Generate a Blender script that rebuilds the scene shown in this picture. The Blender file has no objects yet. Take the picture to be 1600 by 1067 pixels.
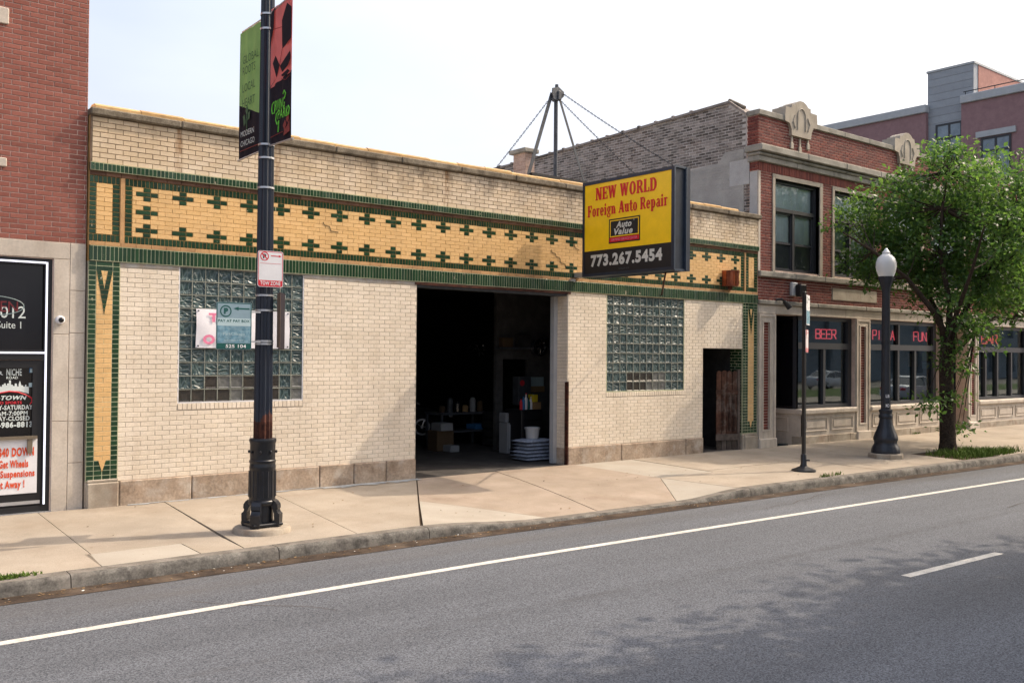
import bpy, bmesh, math, random
import numpy as np
from mathutils import Vector, Matrix

random.seed(11)
RNG = np.random.default_rng(11)
sc = bpy.context.scene
COL = sc.collection

# ------------------------------------------------------------------ camera
CF, CP, CR, CYAW, CD, CH = 1479.74, 0.0141, 0.0082, 0.6802, 14.1234, 1.8521


def ray(x, y):
    a, b = x - 800.0, y - 533.5
    c, s = math.cos(CR), math.sin(CR)
    X, Y = c * a + s * b, -s * a + c * b
    r, u = X / CF, -Y / CF
    c, s = math.cos(CP), math.sin(CP)
    fw, dz = c - s * u, s + c * u
    c, s = math.cos(CYAW), math.sin(CYAW)
    return Vector((c * r + s * fw, -s * r + c * fw, dz))


CAM = Vector((0, -CD, CH))


def at(x, y, Y=0.0):
    d = ray(x, y)
    return CAM + d * ((Y - CAM.y) / d.y)


def at_x(x, y, X):
    d = ray(x, y)
    return CAM + d * ((X - CAM.x) / d.x)


cam_d = bpy.data.cameras.new("camera")
cam = bpy.data.objects.new("camera", cam_d)
COL.objects.link(cam)
fwd = ray(800, 533.5).normalized()
rgt = (ray(900, 533.5) - ray(700, 533.5)).normalized()
up = rgt.cross(fwd)
R = Matrix((rgt, up, -fwd)).transposed().to_4x4()
R.translation = CAM
cam.matrix_world = R
cam_d.sensor_width = 36
cam_d.lens = 36 * CF / 1600
cam_d.clip_start = 0.05
cam_d.clip_end = 3000
sc.camera = cam

# ------------------------------------------------------------------ light
SUN = Vector((1.0, -0.30, 1.05)).normalized()
elev = math.asin(SUN.z)
azim = math.atan2(SUN.x, SUN.y)
world = bpy.data.worlds.new("World")
sc.world = world
world.use_nodes = True
wn, wl = world.node_tree.nodes, world.node_tree.links
wn.clear()
w_out = wn.new("ShaderNodeOutputWorld")
w_bg = wn.new("ShaderNodeBackground")
w_sky = wn.new("ShaderNodeTexSky")
w_sky.sky_type = 'NISHITA'
w_sky.sun_disc = False
w_sky.sun_elevation = elev
w_sky.sun_rotation = azim
w_sky.air_density = 1.3
w_sky.dust_density = 10.0
w_sky.ozone_density = 1.0
w_bg.inputs[1].default_value = 0.13
# thin high haze and clouds veil the sky
w_tc = wn.new("ShaderNodeTexCoord")
w_map = wn.new("ShaderNodeMapping")
w_map.inputs['Scale'].default_value = (1.0, 1.0, 2.6)
w_no = wn.new("ShaderNodeTexNoise")
w_no.inputs['Scale'].default_value = 1.6
w_no.inputs['Detail'].default_value = 5
w_no.inputs['Roughness'].default_value = 0.5
w_rmp = wn.new("ShaderNodeMapRange")
w_rmp.inputs['From Min'].default_value = 0.35
w_rmp.inputs['From Max'].default_value = 0.7
w_rmp.inputs['To Min'].default_value = 0.16
w_rmp.inputs['To Max'].default_value = 0.36
w_mix = wn.new("ShaderNodeMix")
w_mix.data_type = 'RGBA'
w_mix.inputs['B'].default_value = (6.7, 6.9, 8.2, 1)
wl.new(w_tc.outputs['Generated'], w_map.inputs[0])
wl.new(w_map.outputs[0], w_no.inputs[0])
wl.new(w_no.outputs[0], w_rmp.inputs[0])
wl.new(w_rmp.outputs[0], w_mix.inputs['Factor'])
wl.new(w_sky.outputs[0], w_mix.inputs['A'])
wl.new(w_mix.outputs['Result'], w_bg.inputs[0])
wl.new(w_bg.outputs[0], w_out.inputs[0])

sun_d = bpy.data.lights.new("sun", 'SUN')
sun_d.energy = 2.2
sun_d.angle = math.radians(0.6)
sun_d.color = (1.0, 0.84, 0.67)
sun = bpy.data.objects.new("sun", sun_d)
sun.rotation_euler = (-SUN).to_track_quat('-Z', 'Y').to_euler()
sun.location = (30, -10, 30)
COL.objects.link(sun)

sc.view_settings.view_transform = 'Standard'
sc.view_settings.look = 'None'
sc.view_settings.exposure = 1.0
sc.view_settings.gamma = 1
sc.view_settings.use_curve_mapping = False
sc.render.engine = 'CYCLES'
sc.cycles.max_bounces = 6
sc.cycles.transparent_max_bounces = 12


# ------------------------------------------------------------------ materials
def lin(h):
    h = h.lstrip('#')
    out = []
    for i in (0, 2, 4):
        v = int(h[i:i + 2], 16) / 255
        out.append(v / 12.92 if v <= 0.04045 else ((v + 0.055) / 1.055) ** 2.4)
    return tuple(out)


class NT:
    def __init__(self, name):
        self.m = bpy.data.materials.new(name)
        self.m.use_nodes = True
        self.n = self.m.node_tree.nodes
        self.l = self.m.node_tree.links
        self.n.clear()
        self.out = self.n.new("ShaderNodeOutputMaterial")
        self.bs = self.n.new("ShaderNodeBsdfPrincipled")
        self.l.new(self.bs.outputs[0], self.out.inputs[0])
        self.geo = self.n.new("ShaderNodeNewGeometry")

    def noise(self, scale, detail=4, rough=0.6, stretch=None):
        t = self.n.new("ShaderNodeTexNoise")
        t.inputs['Scale'].default_value = scale
        t.inputs['Detail'].default_value = detail
        t.inputs['Roughness'].default_value = rough
        if stretch:
            mp = self.n.new("ShaderNodeMapping")
            mp.inputs['Scale'].default_value = stretch
            self.l.new(self.geo.outputs['Position'], mp.inputs[0])
            self.l.new(mp.outputs[0], t.inputs[0])
        else:
            self.l.new(self.geo.outputs['Position'], t.inputs[0])
        return t.outputs[0]

    def rng(self, v, a, b, c=0.0, d=1.0):
        r = self.n.new("ShaderNodeMapRange")
        r.inputs['From Min'].default_value = a
        r.inputs['From Max'].default_value = b
        r.inputs['To Min'].default_value = c
        r.inputs['To Max'].default_value = d
        self.l.new(v, r.inputs[0])
        return r.outputs[0]

    def math(self, op, a, b=None):
        t = self.n.new("ShaderNodeMath")
        t.operation = op
        for i, v in enumerate((a, b)):
            if v is None:
                continue
            if isinstance(v, (int, float)):
                t.inputs[i].default_value = v
            else:
                self.l.new(v, t.inputs[i])
        return t.outputs[0]

    def mix(self, f, a, b, mode='MIX'):
        t = self.n.new("ShaderNodeMix")
        t.data_type = 'RGBA'
        t.blend_type = mode
        for k, v in (('Factor', f), ('A', a), ('B', b)):
            if isinstance(v, (int, float)):
                t.inputs[k].default_value = v
            elif isinstance(v, tuple):
                t.inputs[k].default_value = (*v[:3], 1)
            else:
                self.l.new(v, t.inputs[k])
        return t.outputs['Result']

    def piece(self):
        oi = self.n.new("ShaderNodeObjectInfo")
        a = self.math('MULTIPLY', self.geo.outputs['Random Per Island'], 7.31)
        return self.math('FRACT', self.math('ADD', oi.outputs['Random'], a))

    def xyz(self):
        s = self.n.new("ShaderNodeSeparateXYZ")
        self.l.new(self.geo.outputs['Position'], s.inputs[0])
        return s.outputs

    def bump(self, h, strength, dist=0.01):
        b = self.n.new("ShaderNodeBump")
        b.inputs['Strength'].default_value = strength
        b.inputs['Distance'].default_value = dist
        self.l.new(h, b.inputs['Height'])
        self.l.new(b.outputs[0], self.bs.inputs['Normal'])

    def done(self, col, rough=0.8, spec=0.3, metal=0.0):
        if isinstance(col, tuple):
            self.bs.inputs['Base Color'].default_value = (*col[:3], 1)
        else:
            self.l.new(col, self.bs.inputs['Base Color'])
        if isinstance(rough, (int, float)):
            self.bs.inputs['Roughness'].default_value = rough
        else:
            self.l.new(rough, self.bs.inputs['Roughness'])
        self.bs.inputs['Specular IOR Level'].default_value = spec
        self.bs.inputs['Metallic'].default_value = metal
        return self.m


def mul(c, k):
    return tuple(min(1, v * k) for v in c)


def mat(name, c, c2=None, rough=0.75, spec=0.3, metal=0.0, piece=0.0, wear=0.18, ws=3.0, fine=0.12, fs=40.0,
        bump=0.0, bs=60.0, dirt=None, ds=1.3, damt=0.5, streak=False):
    """base colour c, towards c2 piece by piece (piece>0) or by noise; soft wear, fine grain, dirt patches"""
    t = NT(name)
    c2 = c2 or mul(c, 0.8)
    col = t.mix(t.piece(), c, c2) if piece else t.mix(t.rng(t.noise(ws * 1.7), .35, .65), c, c2)
    k = t.rng(t.noise(ws), .3, .7, 1 - wear, 1 + wear * .4)
    g = t.rng(t.noise(fs, 3), .3, .7, 1 - fine, 1 + fine * .6)
    kk = t.math('MULTIPLY', k, g)
    cc = t.n.new("ShaderNodeCombineColor")
    for i in range(3):
        t.l.new(kk, cc.inputs[i])
    col = t.mix(1.0, col, cc.outputs[0], 'MULTIPLY')
    if dirt:
        f = t.noise(ds, 5, .65, (3.2, 3.2, .5) if streak else None)
        col = t.mix(t.rng(f, .52, .72, 0, damt), col, dirt)
    if bump:
        t.bump(t.noise(bs, 4), bump, 0.006)
    return t.done(col, rough, spec, metal)


def flat(name, c, rough=0.6, spec=0.3, metal=0.0, wear=0.08):
    return mat(name, c, mul(c, .93), rough, spec, metal, wear=wear, fine=0.04)


def emit(name, c, s):
    t = NT(name)
    t.bs.inputs['Emission Color'].default_value = (*c, 1)
    t.bs.inputs['Emission Strength'].default_value = s
    return t.done(mul(c, .5), .4)


MT = {}
MT['cream'] = mat('cream_brick', (.79, .70, .575), (.73, .635, .505), .55, .35, piece=1, wear=.13, ws=1.1, dirt=(.46, .36, .25), ds=1.6, damt=.3, streak=True)
MT['yellow'] = mat('yellow_glazed_brick', (.74, .48, .215), (.68, .43, .18), .4, .4, piece=1, wear=.12, ws=1.4, dirt=(.42, .27, .14), ds=1.5, damt=.3)
MT['tan'] = mat('tan_trim_brick', (.52, .31, .14), (.42, .24, .11), .6, .3, piece=1, wear=.2, dirt=(.16, .09, .05), ds=2.2, damt=.6)
MT['shaded_trim'] = mat('shaded_trim_brick', (.22, .12, .075), (.14, .075, .05), .7, .2, piece=1, wear=.3, dirt=(.05, .035, .03), ds=2.5, damt=.6)  # reddish trim, colour darkened for the shade under the projecting green band
MT['mortar'] = mat('mortar_light', (.57, .50, .41), (.49, .42, .33), .9, .1, wear=.2, ws=2)
MT['mortar_p'] = mat('parapet_mortar', (.30, .215, .145), (.15, .105, .075), .9, .1, wear=.3, ws=2)
MT['mortar_y'] = mat('mortar_yellow', (.58, .36, .145), (.44, .26, .10), .9, .1)
MT['mortar_g'] = mat('mortar_pale', (.50, .52, .34), (.38, .40, .26), .9, .1)
MT['mortar_r'] = mat('mortar_pink', (.64, .50, .43), (.55, .42, .35), .9, .1)
MT['mortar_d'] = mat('mortar_grey', (.50, .47, .44), (.40, .37, .34), .9, .1)
MT['red'] = mat('red_brick', (.30, .112, .085), (.23, .082, .062), .8, .2, piece=1, wear=.12, ws=1, fine=.2)
MT['dred'] = mat('dark_red_brick', (.215, .062, .046), (.115, .034, .030), .8, .2, piece=1, wear=.2, fine=.25)
MT['common'] = mat('common_brick', (.33, .295, .27), (.09, .08, .072), .9, .15, piece=1, wear=.3, fine=.3, dirt=(.26, .18, .145), ds=.9, damt=.3)
MT['chimney'] = mat('chimney_brick', (.50, .37, .30), (.36, .25, .20), .9, .15, piece=1, wear=.25)
MT['parge'] = mat('grey_parging', (.385, .375, .345), (.31, .30, .28), .9, .15, wear=.2, ws=.9, bump=.15)
MT['parge2'] = mat('grey_patch', (.42, .415, .40), (.38, .375, .36), .9, .15, wear=.1)
MT['lime'] = mat('limestone', (.58, .52, .445), (.50, .44, .37), .8, .2, wear=.18, ws=1.3, fine=.12, dirt=(.20, .165, .13), ds=1.4, damt=.4, streak=True)
MT['lime2'] = mat('upper_limestone', (.43, .385, .315), (.36, .315, .255), .85, .2, wear=.2, ws=1.6, dirt=(.2, .175, .14), ds=2, damt=.5, streak=True)
MT['limeg'] = mat('weathered_limestone', (.35, .33, .285), (.25, .235, .20), .85, .2, wear=.3, ws=1.5, dirt=(.1, .09, .075), ds=1.8, damt=.65)
MT['coping'] = mat('grey_coping', (.25, .215, .165), (.16, .135, .1), .95, .1, wear=.35, ws=5, fine=.35, fs=60, bump=.5, bs=50)
MT['copetile'] = mat('ochre_coping_tile', (.58, .38, .165), (.46, .28, .11), .55, .3, piece=1, wear=.25, ws=6, dirt=(.2, .12, .06), ds=5, damt=.6)
MT['base'] = mat('rough_base_stone', (.46, .37, .285), (.35, .265, .195), .95, .1, wear=.35, ws=2.2, fine=.25, fs=24, bump=.8, bs=18, dirt=(.50, .45, .39), ds=3.1, damt=.8)
MT['pedestal'] = mat('pilaster_stone', (.40, .355, .29), (.33, .28, .22), .9, .15, wear=.25, ws=3, dirt=(.2, .13, .09), ds=2.4, damt=.6, bump=.3, bs=20)
MT['concrete'] = mat('sidewalk_concrete', (.365, .32, .262), (.32, .275, .22), .95, .1, wear=.16, ws=.8, fine=.2, fs=80, dirt=(.22, .175, .13), ds=1.5, damt=.42)
MT['concrete_d'] = mat('driveway_concrete', (.35, .29, .235), (.31, .255, .20), .95, .1, wear=.16, ws=1.2, fine=.16, fs=90, dirt=(.20, .145, .105), ds=1.3, damt=.5)
MT['concrete_n'] = mat('new_concrete', (.375, .345, .295), (.345, .31, .26), .95, .1, wear=.1, ws=1, fine=.12, fs=90)
MT['curb'] = mat('curb_concrete', (.22, .20, .175), (.155, .14, .12), .95, .1, wear=.25, ws=3, fine=.3, fs=60, dirt=(.06, .052, .045), ds=2.2, damt=.85)
MT['curbface'] = mat('stained_kerb_face', (.20, .19, .17), (.09, .085, .078), .95, .1, wear=.4, ws=4, fine=.35, fs=50, dirt=(.22, .2, .175), ds=3.3, damt=.6)
MT['gutter'] = mat('gutter_dirt', (.085, .062, .045), (.055, .042, .034), .95, .1, wear=.4, ws=3, fine=.4, fs=70, dirt=(.2, .155, .115), ds=1.6, damt=.5)
MT['joint'] = mat('joint_dark', (.09, .065, .045), None, .95, .05)
MT['paint_line'] = mat('white_road_paint', (.62, .60, .55), (.55, .53, .48), .8, .2, wear=.12, fine=.3, fs=60, dirt=(.26, .25, .23), ds=9, damt=.75)
MT['bluepaint'] = mat('pale_blue_paint', (.40, .43, .45), (.30, .31, .31), .8, .2, dirt=(.33, .27, .2), ds=5, damt=.9)
MT['black'] = flat('black_metal', (.012, .012, .014), .45, .4)
MT['navy'] = mat('navy_pole_paint', (.014, .02, .034), (.009, .013, .022), .38, .5, wear=.2, ws=5)
def peeling():
    t = NT('navy_paint_peeling_to_rust')
    x, y, z = t.xyz()
    n = t.noise(5, 4, .7, (1, 1, .5))
    f = t.rng(t.math('SUBTRACT', z, t.math('MULTIPLY', n, .55)), .74, .76, 1, 0)
    c = t.mix(t.noise(6, 3), (.009, .013, .022), (.016, .023, .04))
    rc = t.mix(t.rng(t.noise(14, 4), .35, .65), (.045, .018, .013), (.12, .038, .022))
    return t.done(t.mix(f, c, rc), t.rng(f, 0, 1, .36, .8), .45)


MT['peeling'] = peeling()
MT['cast'] = mat('black_cast_iron', (.012, .014, .02), (.008, .009, .012), .35, .5, wear=.3, ws=8)
MT['rust'] = mat('rusty_steel', (.10, .035, .022), (.04, .017, .013), .8, .2, wear=.4, ws=9, fine=.3)
MT['steel'] = mat('grey_steel', (.075, .085, .10), (.05, .056, .066), .5, .4, wear=.2, ws=5)
MT['galv'] = flat('galvanised_band', (.55, .56, .58), .35, .5, .7)
MT['white'] = flat('white_enamel', (.74, .735, .75), .45, .4)
MT['redp'] = flat('red_print', (.60, .03, .045), .5)
MT['blackp'] = flat('black_print', (.015, .015, .017), .5)
MT['greenp'] = flat('green_print', (.008, .085, .075), .5)
MT['tealsign'] = flat('grey_blue_sign', (.23, .33, .385), .5)
MT['tealpale'] = flat('pale_blue_sign', (.42, .55, .58), .5)
MT['tealpatch'] = mat('weathered_blue_print', (.10, .23, .31), (.22, .36, .43), .6, ws=14, wear=.3)
MT['signyellow'] = flat('sign_yellow', (.95, .60, .008), .35, .4, wear=.05)
MT['signred'] = flat('sign_red', (.62, .012, .02), .4)
MT['signgrey'] = flat('sign_grey_white', (.60, .60, .55), .45)
MT['signblue'] = mat('sign_cabinet_navy', (.017, .028, .05), (.012, .02, .036), .45, .4, wear=.2, ws=4)
def cloth_mat(name, c):
    t = NT(name)
    k = t.mix(t.rng(t.noise(5), .3, .7), c, mul(c, .85))
    t.done(k, .85, .2)
    tr = t.n.new("ShaderNodeBsdfTranslucent")
    t.l.new(k, tr.inputs[0])
    mx = t.n.new("ShaderNodeMixShader")
    mx.inputs[0].default_value = .45
    t.l.new(t.bs.outputs[0], mx.inputs[1])
    t.l.new(tr.outputs[0], mx.inputs[2])
    t.l.new(mx.outputs[0], t.out.inputs[0])
    return t.m


MT['pink'] = cloth_mat('banner_pink', (.60, .25, .245))
MT['bdark'] = cloth_mat('banner_charcoal', (.045, .038, .05))
MT['bgreen'] = cloth_mat('banner_green', (.32, .46, .22))
MT['lime_green'] = flat('banner_lettering_green', (.16, .62, .06), .7)
MT['dkgreenp'] = flat('banner_dark_green', (.05, .12, .06), .7)
MT['bmaroon'] = flat('banner_maroon', (.25, .05, .045), .8)
MT['copper'] = mat('copper_lamp', (.42, .13, .06), (.25, .07, .04), .3, .5, .8, wear=.3, ws=8)
MT['wood'] = mat('weathered_gate_wood', (.11, .052, .034), (.055, .032, .025), .85, .2, piece=1, wear=.5, ws=9, dirt=(.2, .17, .15), ds=4, damt=.7)
MT['woodg'] = mat('grey_gate_wood', (.13, .105, .09), (.07, .055, .045), .9, .15, piece=1, wear=.4, ws=9)
MT['bark'] = mat('bark', (.07, .052, .04), (.035, .027, .022), .95, .1, wear=.4, ws=14, fine=.4, fs=50, bump=1, bs=30)
MT['maroon'] = mat('far_maroon_brick', (.28, .175, .18), (.245, .15, .155), .85, .2, wear=.08)
MT['greyclad'] = mat('grey_cladding', (.30, .33, .36), (.265, .29, .32), .7, .3, piece=1, wear=.08)
MT['greycope'] = flat('far_grey_coping', (.40, .425, .44), .7)
MT['framedk'] = flat('dark_window_frame', (.028, .03, .036), .45, .4)
MT['framegrey'] = flat('bronze_window_frame', (.042, .045, .053), .4, .4)
MT['blind'] = flat('window_blind', (.78, .85, .86), .8)
MT['screen'] = flat('insect_screen', (.13, .135, .14), .8)
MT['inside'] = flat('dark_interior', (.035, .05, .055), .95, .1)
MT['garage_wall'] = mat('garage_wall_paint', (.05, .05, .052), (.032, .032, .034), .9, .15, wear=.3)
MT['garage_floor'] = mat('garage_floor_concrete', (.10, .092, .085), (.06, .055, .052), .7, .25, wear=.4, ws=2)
MT['sack'] = mat('blue_white_sack', (.46, .50, .58), (.30, .35, .46), .6, .3, ws=18, wear=.4)
MT['plastic'] = flat('grey_plastic', (.40, .41, .42), .5)
MT['card'] = flat('cardboard', (.30, .19, .09), .9)
MT['card_d'] = flat('shaded_cardboard', (.10, .065, .035), .9)  # cardboard colour darkened to paint in the shade inside the garage
MT['paper_d'] = flat('shaded_paper', (.26, .27, .28), .9)  # white darkened in its colour, standing in for the garage's inner shade
MT['yel'] = flat('yellow_plastic', (.62, .47, .02), .5)
MT['blu'] = flat('blue_plastic', (.04, .16, .36), .5)
MT['chrome'] = flat('chrome', (.62, .63, .65), .22, .5, 1.0)
MT['tyre'] = flat('tyre_rubber', (.015, .015, .016), .85)
MT['carwhite'] = flat('white_car_paint', (.70, .71, .72), .25, .5)
MT['cardark'] = flat('dark_car_paint', (.012, .013, .016), .2, .5)
MT['carglass'] = flat('car_glass', (.015, .018, .02), .08, .6)
MT['neon'] = emit('red_neon', (1.0, .11, .13), .52)
MT['neon_o'] = emit('orange_neon', (1.0, .16, .09), .6)
MT['led'] = emit('white_led_strip', (.86, .86, 1.0), .7)
MT['neonoff'] = flat('dim_red_tube', (.16, .025, .03), .3)
MT['decal'] = flat('white_vinyl', (.62, .68, .66), .6)
MT['poster'] = flat('white_vinyl_banner', (.78, .77, .81), .6)
MT['pinkp'] = flat('pink_print', (.76, .22, .36), .6)
MT['grassm'] = mat('grass', (.14, .21, .035), (.07, .12, .02), .8, .2, piece=1)
MT['litter'] = mat('dry_leaf_litter', (.28, .19, .10), (.10, .065, .04), .9, .1, piece=1)
MT['paper'] = flat('paper_scrap', (.6, .58, .53), .9)
MT['soil'] = mat('tree_pit_soil', (.085, .06, .04), None, .95, .1, fine=.4)
MT['opp_wall'] = mat('reflection_wall', (.28, .31, .33), (.22, .25, .27), .9, .1)  # pale bluish tone set to brighten its reflection in the shop glass
MT['plaza'] = mat('far_ground', (.22, .20, .17), (.17, .155, .13), .95, .1)


def green_tile():
    t = NT('green_glazed_tile')
    c = t.mix(t.piece(), (.017, .054, .022), (.010, .032, .016))
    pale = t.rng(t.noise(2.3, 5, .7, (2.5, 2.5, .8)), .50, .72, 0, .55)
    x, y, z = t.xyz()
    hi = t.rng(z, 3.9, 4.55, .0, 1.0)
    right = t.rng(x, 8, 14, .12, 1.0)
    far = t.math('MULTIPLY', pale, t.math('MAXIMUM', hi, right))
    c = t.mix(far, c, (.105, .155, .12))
    chip = t.rng(t.noise(8, 4, .8, (1, 1, .5)), .655, .675)
    c = t.mix(t.math('MULTIPLY', chip, .9), c, (.46, .40, .30))
    t.bump(t.noise(14, 3), .12, .01)
    return t.done(c, .24, .45)


MT['green'] = green_tile()


def cream_top():
    """parapet brick with rust runs and sooty patches under the coping"""
    t = NT('weathered_cream_brick')
    c = t.mix(t.piece(), (.72, .61, .47), (.60, .49, .35))
    x, y, z = t.xyz()
    tan = t.rng(t.noise(.5, 4), .4, .6, 0, .5)
    c = t.mix(tan, c, (.55, .40, .23))
    soot = t.math('MULTIPLY', t.rng(t.noise(2.0, 6, .72, (1, 1, .7)), .43, .60), t.rng(z, 4.55, 5.2, .05, 1.0))
    soot = t.math('MULTIPLY', soot, t.rng(x, 5.5, 9.5, .35, 1.0))
    c = t.mix(t.math('MULTIPLY', soot, .85), c, (.11, .085, .065))
    for x0, w in ((4.98, .075), (9.85, .11), (6.55, .09), (16.55, .12), (13.9, .06)):
        d = t.math('ABSOLUTE', t.math('SUBTRACT', x, x0))
        n = t.noise(7, 4, .6, (2.4, 1, .35))
        f = t.math('MULTIPLY', t.rng(d, w * .3, w, 1, 0), t.rng(n, .4, .62, .05, .85))
        c = t.mix(f, c, (.24, .125, .05))
    g = t.rng(t.noise(40, 3), .3, .7, .9, 1.05)
    cc = t.n.new("ShaderNodeCombineColor")
    for i in range(3):
        t.l.new(g, cc.inputs[i])
    c = t.mix(1.0, c, cc.outputs[0], 'MULTIPLY')
    return t.done(c, .65, .25)


MT['creamtop'] = cream_top()


def asphalt():
    t = NT('asphalt')
    x, y, z = t.xyz()
    g = t.noise(62, 3, .8)
    base = t.mix(t.rng(g, .36, .64), (.024, .028, .035), (.155, .166, .185))
    big = t.math('MULTIPLY', t.rng(t.noise(.5, 4, .6, (.35, 1, 1)), .3, .7, .84, 1.1), t.rng(t.noise(1.6, 5, .6, (.05, 1, 1)), .3, .7, .86, 1.1))
    sp = t.rng(t.noise(105, 1, .5), .60, .72, 0, .6)
    base = t.mix(sp, base, (.26, .265, .28))
    park = t.rng(y, -5.2, -4.6, 0, 1)
    n2 = t.rng(t.noise(.9, 5, .65, (.3, 1.4, 1)), .35, .65)
    base = t.mix(t.math('MULTIPLY', park, t.math('MULTIPLY', n2, .55)), base, (.105, .10, .097))
    # two dull wheel tracks and an old seam along the lane
    seam = t.rng(t.math('ABSOLUTE', t.math('ADD', t.math('ADD', y, 7.0), t.math('MULTIPLY', x, .028))), .0, .10, .35, 0)
    base = t.mix(t.math('MULTIPLY', seam, t.rng(t.noise(2, 4), .4, .6)), base, (.05, .05, .052))
    cc = t.n.new("ShaderNodeCombineColor")
    for i in range(3):
        t.l.new(big, cc.inputs[i])
    base = t.mix(1.0, base, cc.outputs[0], 'MULTIPLY')
    t.bump(g, .35, .006)
    return t.done(base, .85, .25)


MT['asphalt'] = asphalt()


def leaf_mat():
    t = NT('tree_leaf')
    c = t.mix(t.piece(), (.030, .078, .024), (.072, .140, .034))
    t.done(c, .45, .35)
    tr = t.n.new("ShaderNodeBsdfTranslucent")
    c2 = t.mix(t.piece(), (.085, .20, .038), (.19, .33, .055))
    t.l.new(c2, tr.inputs[0])
    mx = t.n.new("ShaderNodeMixShader")
    mx.inputs[0].default_value = .45
    t.l.new(t.bs.outputs[0], mx.inputs[1])
    t.l.new(tr.outputs[0], mx.inputs[2])
    t.l.new(mx.outputs[0], t.out.inputs[0])
    return t.m


MT['leaf'] = leaf_mat()


def glass_mat(name, tint, refl, ior=1.5):
    """window pane: lets most light through, mirrors the street by angle"""
    t = NT(name)
    tr = t.n.new("ShaderNodeBsdfTransparent")
    tr.inputs[0].default_value = (*tint, 1)
    gl = t.n.new("ShaderNodeBsdfGlossy")
    gl.inputs['Roughness'].default_value = 0.02
    gl.inputs['Color'].default_value = (*refl, 1)
    wob = t.n.new("ShaderNodeBump")
    wob.inputs['Strength'].default_value = .05
    wob.inputs['Distance'].default_value = .01
    t.l.new(t.noise(2.2, 1), wob.inputs['Height'])
    t.l.new(wob.outputs[0], gl.inputs['Normal'])
    fr = t.n.new("ShaderNodeFresnel")
    fr.inputs[0].default_value = ior
    mx = t.n.new("ShaderNodeMixShader")
    t.l.new(fr.outputs[0], mx.inputs[0])
    t.l.new(tr.outputs[0], mx.inputs[1])
    t.l.new(gl.outputs[0], mx.inputs[2])
    t.l.new(mx.outputs[0], t.out.inputs[0])
    return t.m


MT['glass'] = glass_mat('shop_glass', (.50, .60, .64), (.80, .93, 1.0), 2.2)
MT['glass2'] = glass_mat('upper_glass', (.90, .94, .95), (.9, .97, 1.0), 1.5)
MT['glass_far'] = mat('far_glass', (.12, .16, .20), (.20, .26, .31), .12, .6, wear=.2, ws=1.2)
MT['glass_dk'] = flat('black_tinted_glass', (.006, .006, .008), .12, .5)


def block_glass():
    t = NT('glass_block')
    tc = t.n.new("ShaderNodeTexCoord")
    oi = t.n.new("ShaderNodeObjectInfo")
    ad = t.n.new("ShaderNodeVectorMath")
    ad.operation = 'ADD'
    sc_ = t.n.new("ShaderNodeVectorMath")
    sc_.operation = 'SCALE'
    sc_.inputs['Scale'].default_value = 3.7
    t.l.new(oi.outputs['Location'], sc_.inputs[0])
    t.l.new(tc.outputs['Object'], ad.inputs[0])
    t.l.new(sc_.outputs[0], ad.inputs[1])
    w = t.n.new("ShaderNodeTexVoronoi")
    w.feature = 'DISTANCE_TO_EDGE'
    w.inputs['Scale'].default_value = 19
    mp = t.n.new("ShaderNodeMapping")
    mp.inputs['Rotation'].default_value = (0, .75, 0)
    mp.inputs['Scale'].default_value = (1, 1, .42)
    t.l.new(ad.outputs[0], mp.inputs[0])
    t.l.new(mp.outputs[0], w.inputs['Vector'])
    h = t.rng(w.outputs['Distance'], 0, .22)
    t.bump(h, .40, .03)
    c = t.mix(h, (.085, .13, .13), (.018, .045, .047))
    c = t.mix(t.math('MULTIPLY', t.piece(), .5), c, (.018, .035, .045))
    return t.done(c, .36, .5)


MT['block'] = block_glass()
MT['blockclear'] = mat('plain_glass_block', (.17, .175, .17), (.10, .105, .10), .15, .7, wear=.4, ws=7)
MT['blockdark'] = mat('brown_glass_block', (.05, .042, .035), (.03, .028, .025), .15, .7, wear=.4, ws=9)


def globe_mat():
    t = NT('lamp_globe')
    t.done((.82, .83, .83), .12, .5)
    t.bs.inputs['Transmission Weight'].default_value = .35
    t.bs.inputs['Roughness'].default_value = .18
    return t.m


MT['globe'] = globe_mat()

# ------------------------------------------------------------------ helpers
WLOC = {}


def tag(o, label, cat, group=None):
    o['label'] = label
    o['category'] = cat
    if group:
        o['group'] = group
    return o


def thing(name, label, cat, loc=(0, 0, 0), group=None):
    o = bpy.data.objects.new(name, None)
    o.empty_display_size = .2
    COL.objects.link(o)
    o.location = loc
    WLOC[o] = Vector(loc)
    return tag(o, label, cat, group)


def kind(o, k):
    o['kind'] = k
    return o


def link(name, me, parent=None, loc=(0, 0, 0)):
    """object whose world position is loc"""
    o = bpy.data.objects.new(name, me)
    COL.objects.link(o)
    loc = Vector(loc)
    WLOC[o] = loc
    if parent is not None:
        o.parent = parent
        o.location = loc - WLOC[parent]
    else:
        o.location = loc
    return o


def frame(o, u, v, w=None):
    u, v = Vector(u), Vector(v)
    w = Vector(w) if w is not None else u.cross(v)
    m = Matrix((u, v, w)).transposed().to_4x4()
    m.translation = Vector(o)
    return m


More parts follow.
